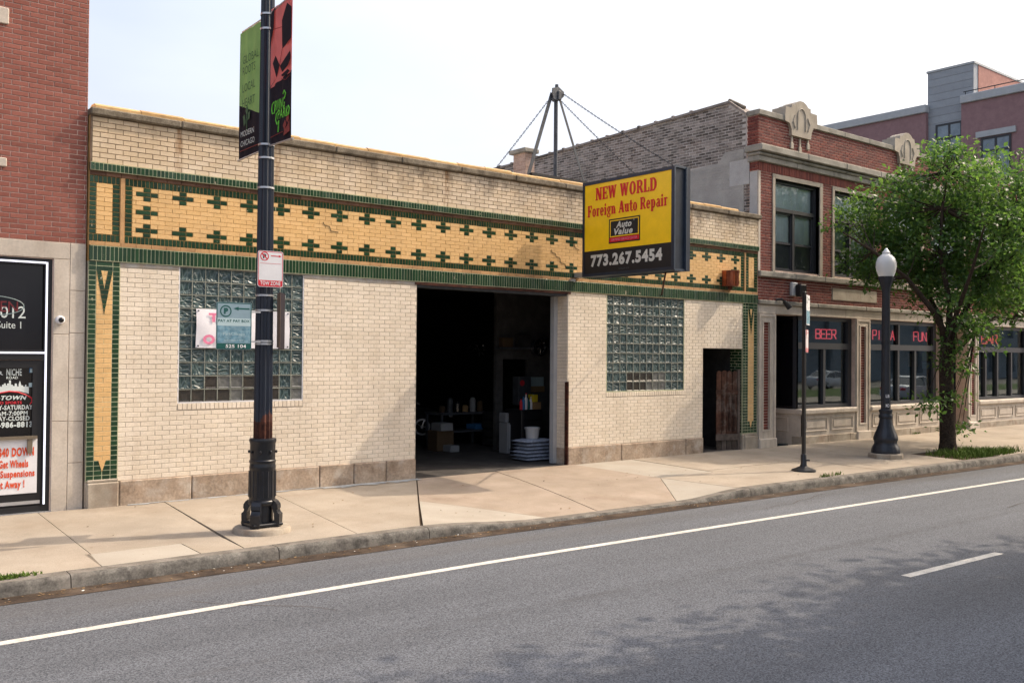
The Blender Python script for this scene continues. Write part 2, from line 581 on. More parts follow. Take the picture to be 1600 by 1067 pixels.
class MB:
    def __init__(s):
        s.V, s.F, s.I = [], [], []

    def add(s, vs, fs, m=0):
        b = len(s.V)
        s.V += [tuple(v) for v in vs]
        s.F += [tuple(i + b for i in f) for f in fs]
        s.I += [m] * len(fs)

    def box(s, x0, x1, y0, y1, z0, z1, m=0, ch=0.0):
        if ch:
            c = min(ch, (x1 - x0) * .45, (y1 - y0) * .45, (z1 - z0) * .45)
            vs = []
            for (sx, sy, sz) in [(a, b, d) for a in (0, 1) for b in (0, 1) for d in (0, 1)]:
                X, Y, Z = (x0, x1)[sx], (y0, y1)[sy], (z0, z1)[sz]
                ix, iy, iz = (c, -c)[sx], (c, -c)[sy], (c, -c)[sz]
                vs += [(X, Y + iy, Z + iz), (X + ix, Y, Z + iz), (X + ix, Y + iy, Z)]
            k = lambda a, b, d, e: (a * 4 + b * 2 + d) * 3 + e
            fs = []
            for a in (0, 1):
                fs.append((k(a, 0, 0, 0), k(a, 1, 0, 0), k(a, 1, 1, 0), k(a, 0, 1, 0)))
                fs.append((k(0, a, 0, 1), k(1, a, 0, 1), k(1, a, 1, 1), k(0, a, 1, 1)))
                fs.append((k(0, 0, a, 2), k(1, 0, a, 2), k(1, 1, a, 2), k(0, 1, a, 2)))
                for b in (0, 1):
                    fs.append((k(a, b, 0, 0), k(a, b, 1, 0), k(a, b, 1, 1), k(a, b, 0, 1)))
                    fs.append((k(a, 0, b, 0), k(a, 1, b, 0), k(a, 1, b, 2), k(a, 0, b, 2)))
                    fs.append((k(0, a, b, 1), k(1, a, b, 1), k(1, a, b, 2), k(0, a, b, 2)))
                    for d in (0, 1):
                        fs.append((k(a, b, d, 0), k(a, b, d, 1), k(a, b, d, 2)))
            s.add(vs, fs, m)
            return s
        vs = [(x, y, z) for x in (x0, x1) for y in (y0, y1) for z in (z0, z1)]
        s.add(vs, [(0, 1, 3, 2), (4, 6, 7, 5), (0, 4, 5, 1), (2, 3, 7, 6), (0, 2, 6, 4), (1, 5, 7, 3)], m)
        return s

    def poly(s, pts, plane, a, b, m=0):
        n = len(pts)
        P = {'xz': lambda p, d: (p[0], d, p[1]), 'xy': lambda p, d: (p[0], p[1], d), 'yz': lambda p, d: (d, p[0], p[1])}[plane]
        vs = [P(p, a) for p in pts] + [P(p, b) for p in pts]
        fs = [tuple(range(n)), tuple(range(2 * n - 1, n - 1, -1))] + [(i, (i + 1) % n, n + (i + 1) % n, n + i) for i in range(n)]
        s.add(vs, fs, m)
        return s

    def cyl(s, p0, p1, r0, r1=None, n=12, m=0, caps=True):
        r1 = r0 if r1 is None else r1
        return s.tube([p0, p1], [r0, r1], n, m, caps)

    def tube(s, pts, r, n=8, m=0, caps=True):
        pts = [Vector(p) for p in pts]
        rs = r if isinstance(r, (list, tuple)) else [r] * len(pts)
        vs, k = [], len(pts)
        prev = None
        for i, p in enumerate(pts):
            d = (pts[min(i + 1, k - 1)] - pts[max(i - 1, 0)]).normalized()
            if prev is None:
                a = Vector((0, 0, 1)) if abs(d.z) < .9 else Vector((1, 0, 0))
                u = d.cross(a).normalized()
            else:
                u = (prev - d * prev.dot(d)).normalized()
            prev = u
            w = d.cross(u)
            for j in range(n):
                t = 2 * math.pi * j / n
                vs.append(p + (u * math.cos(t) + w * math.sin(t)) * rs[i])
        fs = [(i * n + j, i * n + (j + 1) % n, (i + 1) * n + (j + 1) % n, (i + 1) * n + j) for i in range(k - 1) for j in range(n)]
        if caps:
            fs += [tuple(range(n - 1, -1, -1)), tuple((k - 1) * n + j for j in range(n))]
        s.add(vs, fs, m)
        return s

    def lathe(s, c, prof, n=24, m=0, flute=0, fd=0.0, caps=True):
        vs, k = [], len(prof)
        for r, z in prof:
            for j in range(n):
                t = 2 * math.pi * j / n
                rr = r * (1 - fd * (.5 + .5 * math.cos(flute * t))) if flute else r
                vs.append((c[0] + rr * math.cos(t), c[1] + rr * math.sin(t), c[2] + z))
        fs = [(i * n + j, i * n + (j + 1) % n, (i + 1) * n + (j + 1) % n, (i + 1) * n + j) for i in range(k - 1) for j in range(n)]
        if caps:
            fs += [tuple(range(n - 1, -1, -1)), tuple((k - 1) * n + j for j in range(n))]
        s.add(vs, fs, m)
        return s

    def ring(s, cx, cy, r0, r1, z0, z1, n=28, m=0, a0=0.0, a1=2 * math.pi):
        """flat annulus in local xy"""
        full = abs(a1 - a0 - 2 * math.pi) < 1e-6
        k = n if full else n + 1
        vs = []
        for j in range(k):
            t = a0 + (a1 - a0) * j / n
            for r in (r0, r1):
                for z in (z0, z1):
                    vs.append((cx + r * math.cos(t), cy + r * math.sin(t), z))
        fs = []
        for j in range(n):
            a, b = 4 * j, 4 * ((j + 1) % k)
            fs += [(a + 1, a + 3, b + 3, b + 1), (a, b, b + 2, a + 2), (a + 2, b + 2, b + 3, a + 3), (a, a + 1, b + 1, b)]
        s.add(vs, fs, m)
        return s

    def build(s, name, mats, parent=None, M=None, smooth=False, loc=None, recalc=True):
        V = np.array(s.V, dtype=np.float64).reshape(-1, 3)
        if M is not None:
            A = np.array(M)
            V = V @ A[:3, :3].T + A[:3, 3]
        base = Vector(loc) if loc is not None else (WLOC[parent].copy() if parent is not None else Vector((0, 0, 0)))
        V = V - np.array(base)
        me = bpy.data.meshes.new(name)
        me.from_pydata(V.tolist(), [], s.F)
        mats = mats if isinstance(mats, (list, tuple)) else [mats]
        for a in mats:
            me.materials.append(MT[a] if isinstance(a, str) else a)
        if len(mats) > 1:
            me.polygons.foreach_set('material_index', s.I)
        if recalc and len(s.F) < 60000:
            bm = bmesh.new()
            bm.from_mesh(me)
            bmesh.ops.recalc_face_normals(bm, faces=bm.faces)
            bm.to_mesh(me)
            bm.free()
        if smooth:
            me.polygons.foreach_set('use_smooth', [True] * len(me.polygons))
            try:
                me.set_sharp_from_angle(angle=math.radians(40))
            except Exception:
                pass
        me.update()
        return link(name, me, parent, base)


def wall(x0, x1, z0, z1, holes, a, b, m=0, plane='xz', mb=None):
    """slab with rectangular openings, reveals included; a..b is its thickness"""
    mb = mb or MB()
    xs = sorted({x0, x1} | {min(max(v, x0), x1) for h in holes for v in h[:2]})
    zs = sorted({z0, z1} | {min(max(v, z0), z1) for h in holes for v in h[2:]})
    nx, nz = len(xs) - 1, len(zs) - 1
    solid = [[not any(h[0] <= (xs[i] + xs[i + 1]) / 2 <= h[1] and h[2] <= (zs[j] + zs[j + 1]) / 2 <= h[3] for h in holes)
              for j in range(nz)] for i in range(nx)]
    P = (lambda x, y, z: (x, y, z)) if plane == 'xz' else (lambda x, y, z: (y, x, z))
    S = lambda i, j: 0 <= i < nx and 0 <= j < nz and solid[i][j]
    for i in range(nx):
        for j in range(nz):
            if not solid[i][j]:
                continue
            X0, X1, Z0, Z1 = xs[i], xs[i + 1], zs[j], zs[j + 1]
            for y in (a, b):
                mb.add([P(X0, y, Z0), P(X1, y, Z0), P(X1, y, Z1), P(X0, y, Z1)], [(0, 1, 2, 3)], m)
            if not S(i - 1, j):
                mb.add([P(X0, a, Z0), P(X0, b, Z0), P(X0, b, Z1), P(X0, a, Z1)], [(0, 1, 2, 3)], m)
            if not S(i + 1, j):
                mb.add([P(X1, a, Z0), P(X1, b, Z0), P(X1, b, Z1), P(X1, a, Z1)], [(0, 1, 2, 3)], m)
            if not S(i, j - 1):
                mb.add([P(X0, a, Z0), P(X1, a, Z0), P(X1, b, Z0), P(X0, b, Z0)], [(0, 1, 2, 3)], m)
            if not S(i, j + 1):
                mb.add([P(X0, a, Z1), P(X1, a, Z1), P(X1, b, Z1), P(X0, b, Z1)], [(0, 1, 2, 3)], m)
    return mb


def sub_rects(rects, holes):
    out = rects
    for h in holes:
        nx = []
        for r in out:
            a, b, c, d = r[:4]
            if h[1] <= a or h[0] >= b or h[3] <= c or h[2] >= d:
                nx.append(r)
                continue
            if h[0] > a:
                nx.append((a, h[0], c, d) + r[4:])
            if h[1] < b:
                nx.append((h[1], b, c, d) + r[4:])
            ma, mb_ = max(a, h[0]), min(b, h[1])
            if h[2] > c:
                nx.append((ma, mb_, c, h[2]) + r[4:])
            if h[3] < d:
                nx.append((ma, mb_, h[3], d) + r[4:])
        out = nx
    return [r for r in out if r[1] - r[0] > .026 and r[3] - r[2] > .02]


def bond(x0, x1, z0, z1, course, length, holes=(), phase=0.0):
    """running bond of rectangles (joints not yet taken off)"""
    n = max(1, round((z1 - z0) / course))
    c = (z1 - z0) / n
    out = []
    for i in range(n):
        x = x0 - ((i % 2) * .5 + phase) * length
        while x < x1:
            a, b = max(x, x0), min(x + length, x1)
            if b - a > .02:
                out.append((a, b, z0 + i * c, z0 + (i + 1) * c))
            x += length
    return sub_rects(out, list(holes))


def row(x0, x1, z0, z1, w):
    n = max(1, round((x1 - x0) / w))
    d = (x1 - x0) / n
    return [(x0 + i * d, x0 + (i + 1) * d, z0, z1) for i in range(n)]


def column(x0, x1, z0, z1, h):
    n = max(1, round((z1 - z0) / h))
    d = (z1 - z0) / n
    return [(x0, x1, z0 + i * d, z0 + (i + 1) * d) for i in range(n)]


PIECE_MESH = {}
COUNT = {}


def piece_geo(w, h, dep, plane, ch=.003):
    a, b = w / 2, h / 2
    c = min(ch, a * .3, b * .3)
    vs = [(-a + c, 0, -b + c), (a - c, 0, -b + c), (a - c, 0, b - c), (-a + c, 0, b - c),
          (-a, c, -b), (a, c, -b), (a, c, b), (-a, c, b),
          (-a, dep, -b), (a, dep, -b), (a, dep, b), (-a, dep, b)]
    fs = [(0, 1, 2, 3)] + [(i, i + 4, (i + 1) % 4 + 4, (i + 1) % 4) for i in range(4)] + [(i + 4, i + 8, (i + 1) % 4 + 8, (i + 1) % 4 + 4) for i in range(4)]
    if plane == 'left':
        vs = [(y, -x, z) for x, y, z in vs]
    return vs, fs


def in_view(p):
    d = p - CAM
    z = d.dot(fwd)
    if z < .2:
        return False, 1e9
    x, y = CF * d.dot(rgt) / z, CF * d.dot(up) / z
    return abs(x) < 815 and abs(y) < 548, z


def pieces(name, rects, parent, front, mtl, joint=.009, dep=.03, plane='front', cap=300, jit=.0015, owner=None, ch=.003):
    """bricks, tiles or stones: the largest in view one by one, the rest joined"""
    owner = owner or parent
    key = (owner, name)
    room = max(0, cap - COUNT.get(key, 0))
    seen, rest = [], []
    for r in rects:
        w, h = r[1] - r[0] - joint, r[3] - r[2] - joint
        if w < .012 or h < .012:
            continue
        cx, cz = (r[0] + r[1]) / 2, (r[2] + r[3]) / 2
        f = (r[4] if len(r) > 4 else front) + random.uniform(-jit, jit)
        p = Vector((cx, f, cz)) if plane == 'front' else Vector((f, cx, cz))
        ok, z = in_view(p)
        (seen if ok else rest).append((w * h / z ** 2, w, h, p))
    seen.sort(key=lambda q: -q[0])
    rest += seen[room:]
    for _, w, h, p in seen[:room]:
        k = (name, mtl, plane, round(w, 3), round(h, 3), dep)
        if k not in PIECE_MESH:
            vs, fs = piece_geo(round(w, 3), round(h, 3), dep, plane, ch)
            me = bpy.data.meshes.new(name)
            me.from_pydata(vs, [], fs)
            me.materials.append(MT[mtl])
            PIECE_MESH[k] = me
        link(name, PIECE_MESH[k], parent, p)
    COUNT[key] = COUNT.get(key, 0) + len(seen[:room])
    if rest:
        V, F = [], []
        for _, w, h, p in rest:
            vs, fs = piece_geo(w, h, dep, plane, ch)
            b = len(V)
            V += [(v[0] + p.x, v[1] + p.y, v[2] + p.z) for v in vs]
            F += [tuple(i + b for i in f) for f in fs]
        mb = MB()
        mb.V, mb.F, mb.I = V, F, [0] * len(F)
        nm = {'brick': 'brickwork', 'tile': 'tilework', 'stone': 'stonework'}.get(name, name + '_work')
        kind(mb.build(nm, mtl, parent, recalc=False), 'stuff')


TXT = {}


def text_mesh(s, bold=0.0, shear=0.0, extrude=.5):
    k = (s, bold, shear)
    if k not in TXT:
        cu = bpy.data.curves.new('lettering', 'FONT')
        cu.body = s
        cu.size = 1
        cu.offset = bold
        cu.shear = shear
        cu.resolution_u = 3
        cu.space_character = 1.0 + bold * 3
        o = bpy.data.objects.new('lettering', cu)
        COL.objects.link(o)
        bpy.context.view_layer.update()
        me = bpy.data.meshes.new_from_object(o)
        v = np.array([x.co[:] for x in me.vertices])
        f = [tuple(p.vertices) for p in me.polygons]
        bpy.data.objects.remove(o)
        bpy.data.curves.remove(cu)
        lo, hi = v.min(0), v.max(0)
        v = (v - lo) / np.maximum(hi - lo, 1e-6)
        TXT[k] = (v[:, :2], f)
    return TXT[k]


def lettering(s, parent, M, u0, v0, w, h, mtl, bold=.0, shear=0.0, lift=.003, name='lettering'):
    """flat raised print: text fitted to the box u0,v0,w,h of local frame M"""
    v, f = text_mesh(s, bold, shear)
    mb = MB()
    mb.add([(u0 + a * w, v0 + b * h, lift) for a, b in v], f)
    return mb.build(name, mtl, parent, M, recalc=False)


# slab-serif capitals and lower case, each on a 1 x 1 em grid: thick strokes and slabs
def stroke(x0, y0, x1, y1, w0, w1=None):
    w1 = w0 if w1 is None else w1
    w0, w1 = w0 * 1.28, w1 * 1.28
    if abs(y1 - y0) >= abs(x1 - x0) * .35:
        return [(x0 - w0 / 2, y0), (x0 + w0 / 2, y0), (x1 + w1 / 2, y1), (x1 - w1 / 2, y1)]
    return [(x0, y0 - w0 / 2), (x1, y1 - w1 / 2), (x1, y1 + w1 / 2), (x0, y0 + w0 / 2)]


def arc(cx, cy, rx, ry, a0, a1, w, n=12, thin=.55):
    out = []
    for i in range(n):
        q = []
        for t, side in ((i, 0), (i, 1), (i + 1, 1), (i + 1, 0)):
            a = math.radians(a0 + (a1 - a0) * t / n)
            ww = min(rx * .97, w * 1.22) * (thin + (1 - thin) * abs(math.cos(a)))
            k = 0 if side == 0 else -ww
            q.append((cx + (rx + k) * math.cos(a), cy + (ry + k * .8) * math.sin(a)))
        out.append(q)
    return out


T_, S_ = .2, .1


def slab(x, y, w=.34):
    return [(x - w / 2, y), (x + w / 2, y), (x + w / 2, y + S_), (x - w / 2, y + S_)]


GLY = {
    'N': (.86, [stroke(.16, 0, .16, 1, .13), stroke(.70, 0, .70, 1, .13), stroke(.2, 1, .66, 0, .24), slab(.16, 0, .32), slab(.16, .9, .3), slab(.70, .9, .32)]),
    'E': (.74, [stroke(.2, 0, .2, 1, T_), slab(.36, 0, .68), slab(.36, .9, .68), stroke(.3, .5, .52, .5, .1), stroke(.65, 0, .65, .28, .1), stroke(.65, .74, .65, 1, .1), stroke(.52, .36, .52, .64, .08)]),
    'W': (1.12, [stroke(.16, 1, .34, 0, .22, .16), stroke(.34, 0, .54, 1, .12), stroke(.56, 1, .76, 0, .22, .16), stroke(.76, 0, .95, 1, .12), slab(.16, .9, .32), slab(.55, .9, .3), slab(.96, .9, .3)]),
    'O': (.86, arc(.43, .5, .4, .52, 0, 360, .23, 24)),
    'R': (.84, [stroke(.2, 0, .2, 1, T_), slab(.2, 0), slab(.2, .9), stroke(.25, .95, .48, .95, .1), stroke(.25, .48, .48, .48, .1), stroke(.45, .5, .70, .02, .2), slab(.72, 0, .24)] + arc(.46, .72, .28, .28, -90, 90, .2)),
    'L': (.72, [stroke(.2, 0, .2, 1, T_), slab(.36, 0, .68), slab(.2, .9), stroke(.65, 0, .65, .34, .1)]),
    'D': (.86, [stroke(.2, 0, .2, 1, T_), slab(.26, 0, .48), slab(.26, .9, .48)] + arc(.42, .5, .4, .5, -90, 90, .23, 16)),
    'F': (.7, [stroke(.2, 0, .2, 1, T_), slab(.2, 0, .4), slab(.36, .9, .66), stroke(.3, .5, .5, .5, .1), stroke(.63, .7, .63, 1, .1), stroke(.5, .36, .5, .64, .08)]),
    'A': (.86, [stroke(.14, 0, .42, 1, .11), stroke(.46, 1, .70, 0, .22), stroke(.25, .33, .6, .33, .1), slab(.14, 0, .28), slab(.70, 0, .34)]),
    'o': (.64, arc(.32, .34, .3, .37, 0, 360, .2, 20)),
    'e': (.62, arc(.32, .34, .3, .37, 0, 318, .2, 20) + [stroke(.12, .35, .56, .35, .09)]),
    'r': (.54, [stroke(.2, 0, .2, .68, .2), slab(.2, 0), slab(.15, .58, .28)] + arc(.38, .5, .17, .19, 20, 160, .17, 8)),
    'i': (.4, [stroke(.2, 0, .2, .68, .2), slab(.2, 0), slab(.15, .58, .28)] + arc(.2, .88, .12, .12, 0, 360, .119, 12, 1)),
    'g': (.62, arc(.3, .44, .26, .26, 0, 360, .17, 18) + arc(.3, -.06, .28, .2, 0, 360, .13, 18) + [stroke(.42, .62, .62, .66, .09), stroke(.14, .13, .34, .2, .12)]),
    'n': (.74, [stroke(.2, 0, .2, .68, .2), slab(.2, 0, .32), slab(.15, .58, .28), stroke(.54, 0, .54, .42, .2), slab(.55, 0, .32)] + arc(.42, .42, .22, .27, 0, 130, .18, 8)),
    'u': (.72, [stroke(.19, .26, .19, .68, .2), stroke(.52, 0, .52, .68, .2), slab(.14, .58, .26), slab(.47, .58, .26), slab(.57, 0, .28)] + arc(.34, .24, .25, .26, 180, 310, .18, 8)),
    't': (.48, [stroke(.22, .2, .22, .92, .19), slab(.24, .58, .46)] + arc(.36, .2, .235, .22, 180, 320, .17, 8)),
    'p': (.7, [stroke(.2, -.28, .2, .68, .2), slab(.2, -.28), slab(.15, .58, .28)] + arc(.36, .34, .3, .37, -150, 150, .2, 18)),
    'a': (.64, [stroke(.46, .05, .46, .5, .19), slab(.54, 0, .26)] + arc(.3, .2, .26, .22, 0, 360, .17, 16) + arc(.32, .48, .24, .22, 0, 160, .16, 8)),
    ' ': (.34, []),
}


def serif_text(s, parent, M, u0, v0, w, h, mtl, lift=.003):
    polys, x = [], 0.0
    for ch in s:
        adv, st = GLY[ch]
        polys += [[(x + a, b) for a, b in p] for p in st]
        x += adv + .035
    mb = MB()
    for i, p in enumerate(polys):
        z = lift + (i % 7) * .00015
        mb.add([(u0 + a / x * w, v0 + b * h, z) for a, b in p], [tuple(range(len(p)))])
    return mb.build('lettering', mtl, parent, M, recalc=False)

# ------------------------------------------------------------------ street
def off(X):
    return -0.028 * max(0.0, min(X, 60) - 7)


def sm(t):
    t = max(0.0, min(1.0, t))
    return t * t * (3 - 2 * t)


def dip(X):
    return sm((X - 7.0) / 2.1) * (1 - sm((X - 12.0) / 1.7))


def gh(X, Y):
    t = max(0.0, min(1.15, -(Y - off(X)) / 3.6))
    return -.35 - .08 * t - .105 * dip(X) * t * t


mb = MB()
mb.add([(-900, -900, -.64), (900, -900, -.64), (900, 900, -.64), (-900, 900, -.64)], [(0, 1, 2, 3)])
kind(mb.build('ground', 'plaza'), 'structure')

mb = MB()
xs = [-60, -20, 0, 7, 15, 25, 40, 60, 120, 250]
for i in range(len(xs) - 1):
    a, b = xs[i], xs[i + 1]
    mb.add([(a, -13.4, -.57), (b, -13.4, -.57), (b, -3.74 + off(b), -.57), (a, -3.74 + off(a), -.57)], [(0, 1, 2, 3)])
kind(mb.build('road', 'asphalt'), 'structure')


def strip(x0, x1, y, w, z, n=24, taper=0.0):
    m = MB()
    for i in range(n):
        a, b = x0 + (x1 - x0) * i / n, x0 + (x1 - x0) * (i + 1) / n
        ya, yb = y + off(a), y + off(b)
        m.add([(a, ya - w / 2, z), (b, yb - w / 2, z), (b, yb + w / 2, z), (a, ya + w / 2, z)], [(0, 1, 2, 3)])
    return m


kind(strip(-6, 90, -5.355, .115, -.566, 60).build('edge_line', 'paint_line'), 'structure')
kind(strip(10.05, 12.2, -8.60, .115, -.566, 6).build('lane_dash', 'paint_line'), 'structure')
kind(strip(19.3, 21.45, -8.60, .115, -.566, 6).build('lane_dash', 'paint_line'), 'structure')
kind(strip(-40, 90, -3.90, .33, -.565, 60).build('gutter', 'gutter'), 'structure')

# sidewalk: dark bed with concrete slabs, open joints between them
walk = kind(bpy.data.objects.new('sidewalk', None), 'structure')
COL.objects.link(walk)
WLOC[walk] = Vector((0, 0, 0))


def ground_sheet(name, x0, x1, y0, y1, dz, mtl, parent, nx=40, ny=6):
    m = MB()
    vs, fs = [], []
    for i in range(nx + 1):
        X = x0 + (x1 - x0) * i / nx
        for j in range(ny + 1):
            Y = y0 + (y1 - y0) * j / ny
            Y = Y + off(X) * min(1, max(0, -Y / 3.55))
            vs.append((X, Y, gh(X, Y) + dz))
    for i in range(nx):
        for j in range(ny):
            q = i * (ny + 1) + j
            fs.append((q, q + ny + 1, q + ny + 2, q + 1))
    m.add(vs, fs)
    return m.build(name, mtl, parent)


ground_sheet('slab_bed', -40, 90, .04, -3.6, -.022, 'joint', walk, 130)


def slab_piece(poly, mtl, gap=.006):
    """polygon slab following the ground, edges drawn in by half a joint"""
    pts = [Vector((p[0], p[1])) for p in poly]
    c = sum(pts, Vector((0, 0))) / len(pts)
    bm = bmesh.new()
    n = len(pts)
    ins = []
    ar = sum(pts[i].cross(pts[(i + 1) % n]) if hasattr(pts[i], 'cross') else 0 for i in range(n))
    sgn = 1 if ar > 0 else -1
    for i in range(n):
        a, b, d = pts[i - 1], pts[i], pts[(i + 1) % n]
        e0, e1 = (b - a).normalized(), (d - b).normalized()
        n0, n1 = Vector((-e0.y, e0.x)) * sgn, Vector((-e1.y, e1.x)) * sgn
        m_ = (n0 + n1)
        m_ = m_ / max(.2, m_.length_squared) * 2
        ins.append(b + m_ * gap)
    vs = [bm.verts.new((p.x, p.y + off(p.x) * min(1, max(0, -p.y / 3.55)), 0)) for p in ins]
    f = bm.faces.new(vs)
    bmesh.ops.triangulate(bm, faces=[f])
    bmesh.ops.subdivide_edges(bm, edges=[e for e in bm.edges if e.calc_length() > .9], cuts=3, use_grid_fill=True)
    bmesh.ops.triangulate(bm, faces=bm.faces)
    top = list(bm.faces)
    dz = random.uniform(-.003, .003)
    for v in bm.verts:
        v.co.z = gh(v.co.x, v.co.y) + dz
    ext = bmesh.ops.extrude_face_region(bm, geom=top)
    for g in ext['geom']:
        if isinstance(g, bmesh.types.BMVert):
            g.co.z -= .05
    bmesh.ops.recalc_face_normals(bm, faces=bm.faces)
    me = bpy.data.meshes.new('slab')
    bm.to_mesh(me)
    bm.free()
    me.materials.append(MT[mtl])
    return link('slab', me, walk, (0, 0, 0))


K = -3.55
xs = [-6.9, -5.2, -3.5, -1.85, -.2, 1.48]
for a, b in zip(xs, xs[1:]):
    slab_piece([(a, 0), (a, K), (b, K), (b, 0)], 'concrete')
slab_piece([(1.48, 0), (1.48, K), (2.98, K), (2.98, -2.9), (3.04, -2.9), (3.13, 0)], 'concrete')
slab_piece([(3.13, 0), (3.04, -2.9), (4.58, -2.9), (4.83, 0)], 'concrete')
slab_piece([(2.98, -2.9), (2.98, K), (4.05, K), (4.05, -2.9)], 'concrete_n')
slab_piece([(4.05, -2.9), (4.05, K), (4.56, K), (4.58, -2.9)], 'concrete')
slab_piece([(4.83, 0), (4.56, K), (6.06, K), (6.5, 0)], 'concrete')
slab_piece([(6.5, 0), (6.06, K), (7.02, K), (9.28, 0)], 'concrete', .012)
slab_piece([(8.1, -1.85), (7.05, K), (9.2, K)], 'concrete_n')
slab_piece([(9.28, 0), (8.1, -1.85), (9.2, K), (10.2, K), (11.05, 0)], 'concrete_d')
slab_piece([(11.05, 0), (10.2, K), (11.95, K), (13.2, -2.1), (13.02, 0)], 'concrete_d')
slab_piece([(13.2, -2.1), (11.95, K), (13.5, K)], 'concrete_n')
slab_piece([(13.02, 0), (13.2, -2.1), (14.7, -2.1), (14.7, 0)], 'concrete_n')
slab_piece([(13.2, -2.1), (13.5, K), (14.7, K), (14.7, -2.1)], 'concrete')
x = 14.7
while x < 60:
    b = x + 1.66
    slab_piece([(x, 0), (x, -1.9), (b, -1.9), (b, 0)], 'concrete')
    if not 20.9 < x + .8 < 23.6:
        slab_piece([(x, -1.9), (x, K), (b, K), (b, -1.9)], 'concrete')
    x = b
# round the tree pit
slab_piece([(21.34, -1.9), (21.34, -2.4), (23.0, -2.4), (23.0, -1.9)], 'concrete')
mb = MB()
for i in range(8):
    for j in range(5):
        a, b = 21.34 + 1.66 * i / 8, 21.34 + 1.66 * (i + 1) / 8
        c, d = -2.4 - 1.5 * j / 5, -2.4 - 1.5 * (j + 1) / 5
        mb.add([(a, c, gh(a, c) - .012), (b, c, gh(b, c) - .012), (b, d, gh(b, d) - .012), (a, d, gh(a, d) - .012)], [(0, 1, 2, 3)])
kind(mb.build('tree_pit', 'soil'), 'structure')

# kerb in cast lengths, lowered at the driveway
kerb = kind(bpy.data.objects.new('kerb', None), 'structure')
COL.objects.link(kerb)
WLOC[kerb] = Vector((0, 0, 0))
kx = [-12, -9.2, -6.4, -3.6, -.8, 2.62, 4.9, 7.02, 9.2, 11.95, 13.6, 16.1, 19.0, 21.8, 24.6, 27.4, 30.2, 33, 36, 39, 42, 46, 50, 55, 60]
for a, b in zip(kx, kx[1:]):
    n = max(3, int((b - a) / .35))
    prof = [(-3.545, -.25), (-3.545, 0), (-3.70, -.004), (-3.735, -.02), (-3.752, -.05), (-3.765, -1), (-3.545, -1)]
    vs, fs = [], []
    for i in range(n + 1):
        X = a + .005 + (b - a - .01) * i / n
        zt = gh(X, -3.6 + off(X)) + .004
        wob = .004 * math.sin(X * 5.1) + .003 * math.sin(X * 13.7)
        for (y, dz) in prof:
            z = -.6 if dz == -1 else (zt + dz if dz > -.2 else zt - .12)
            vs.append((X, y + off(X) + wob, max(z, -.6)))
    k = len(prof)
    for i in range(n):
        for j in range(k):
            fs.append((i * k + j, (i + 1) * k + j, (i + 1) * k + (j + 1) % k, i * k + (j + 1) % k))
    fs += [tuple(range(k)), tuple(n * k + j for j in range(k))]
    mb = MB()
    mb.add(vs, fs)
    mb.I = [1 if (q < n * k and q % k in (2, 3, 4)) else 0 for q in range(len(fs))]
    mb.build('kerb_stone', ['curb', 'curbface'], kerb, smooth=True)

# worn line of pale paint along the foot of the garage wall
mb = MB()
for i in range(34):
    a, b = 4.3 + i * .146, 4.3 + (i + 1) * .146
    d = .09 + .035 * math.sin(i * 1.7) + (.12 if a > 7.3 else 0)
    mb.add([(a, -.03, gh(a, 0) + .006), (b, -.03, gh(b, 0) + .006), (b, -d, gh(b, -d) + .006), (a, -d, gh(a, -d) + .006)], [(0, 1, 2, 3)])
kind(mb.build('paint_line', 'bluepaint'), 'structure')

# ------------------------------------------------------------------ cream brick garage
GX0, GX1 = 3.735, 19.08
garage = thing('garage_building', 'long single storey garage of cream brick with green tile bands and a yellow frieze', 'garage', (11.4, 0, -.36))
MS = .2106
WL = (5.0217, 7.0537, 1.0899, 3.122)
WR = (13.9685, 16.407, 1.0922, 3.124)
DR = (9.245, 12.87, -.5, 3.11)
DW = (17.06, 18.51, -.5, 2.04)
H = [WL, WR, DR, DW]
wall(GX0, GX1, -.5, 3.13, H, .0055, .36).build('wall', 'mortar', garage)
wall(GX0, GX1, 3.13, 5.19, [], .003, .34).build('wall', 'mortar_y', garage)
# brick courses
sillL, sillR = (5.02, 7.055, .985, 1.0899), (13.96, 16.41, .985, 1.0922)
fld = bond(4.165, 18.51, 0.0, 3.06, .0695, MS, H + [sillL, sillR])
pieces('brick', fld, garage, 0.0, 'cream', joint=.0075)
fld = bond(4.165, 9.245, 3.06, 3.13, .07, MS, [WL])
pieces('brick', bond(12.87, 18.51, 3.06, 3.13, .07, MS, [WR]), garage, 0.0, 'cream')
for s in (sillL, sillR):
    pieces('brick', row(s[0], s[1], s[2] + .004, s[3] - .006, .071), garage, -.003, 'cream')
# pale patched strip under the band, left of the door
mb = MB()
mb.poly([(4.17, 3.065), (4.17, 3.138), (9.3, 3.138), (9.25, 3.09), (8.4, 3.06), (7.05, 3.075), (7.05, 3.123), (5.02, 3.123), (5.02, 3.085)], 'xz', .006, -.004)
mb.build('mortar_patch', mat('pale_mortar_patch', (.40, .39, .37), (.36, .31, .25), .9, .1, ws=4, wear=.25, dirt=(.40, .33, .26), ds=2, damt=.8), garage)
# parapet
wall(GX0, GX1, 4.41, 5.19, [], -.0225, .0025).build('wall', 'mortar_p', garage)
pieces('brick', bond(GX0 + .02, GX1 - .02, 4.525, 5.175, .0722, MS), garage, -.03, 'creamtop', cap=470, dep=.025)
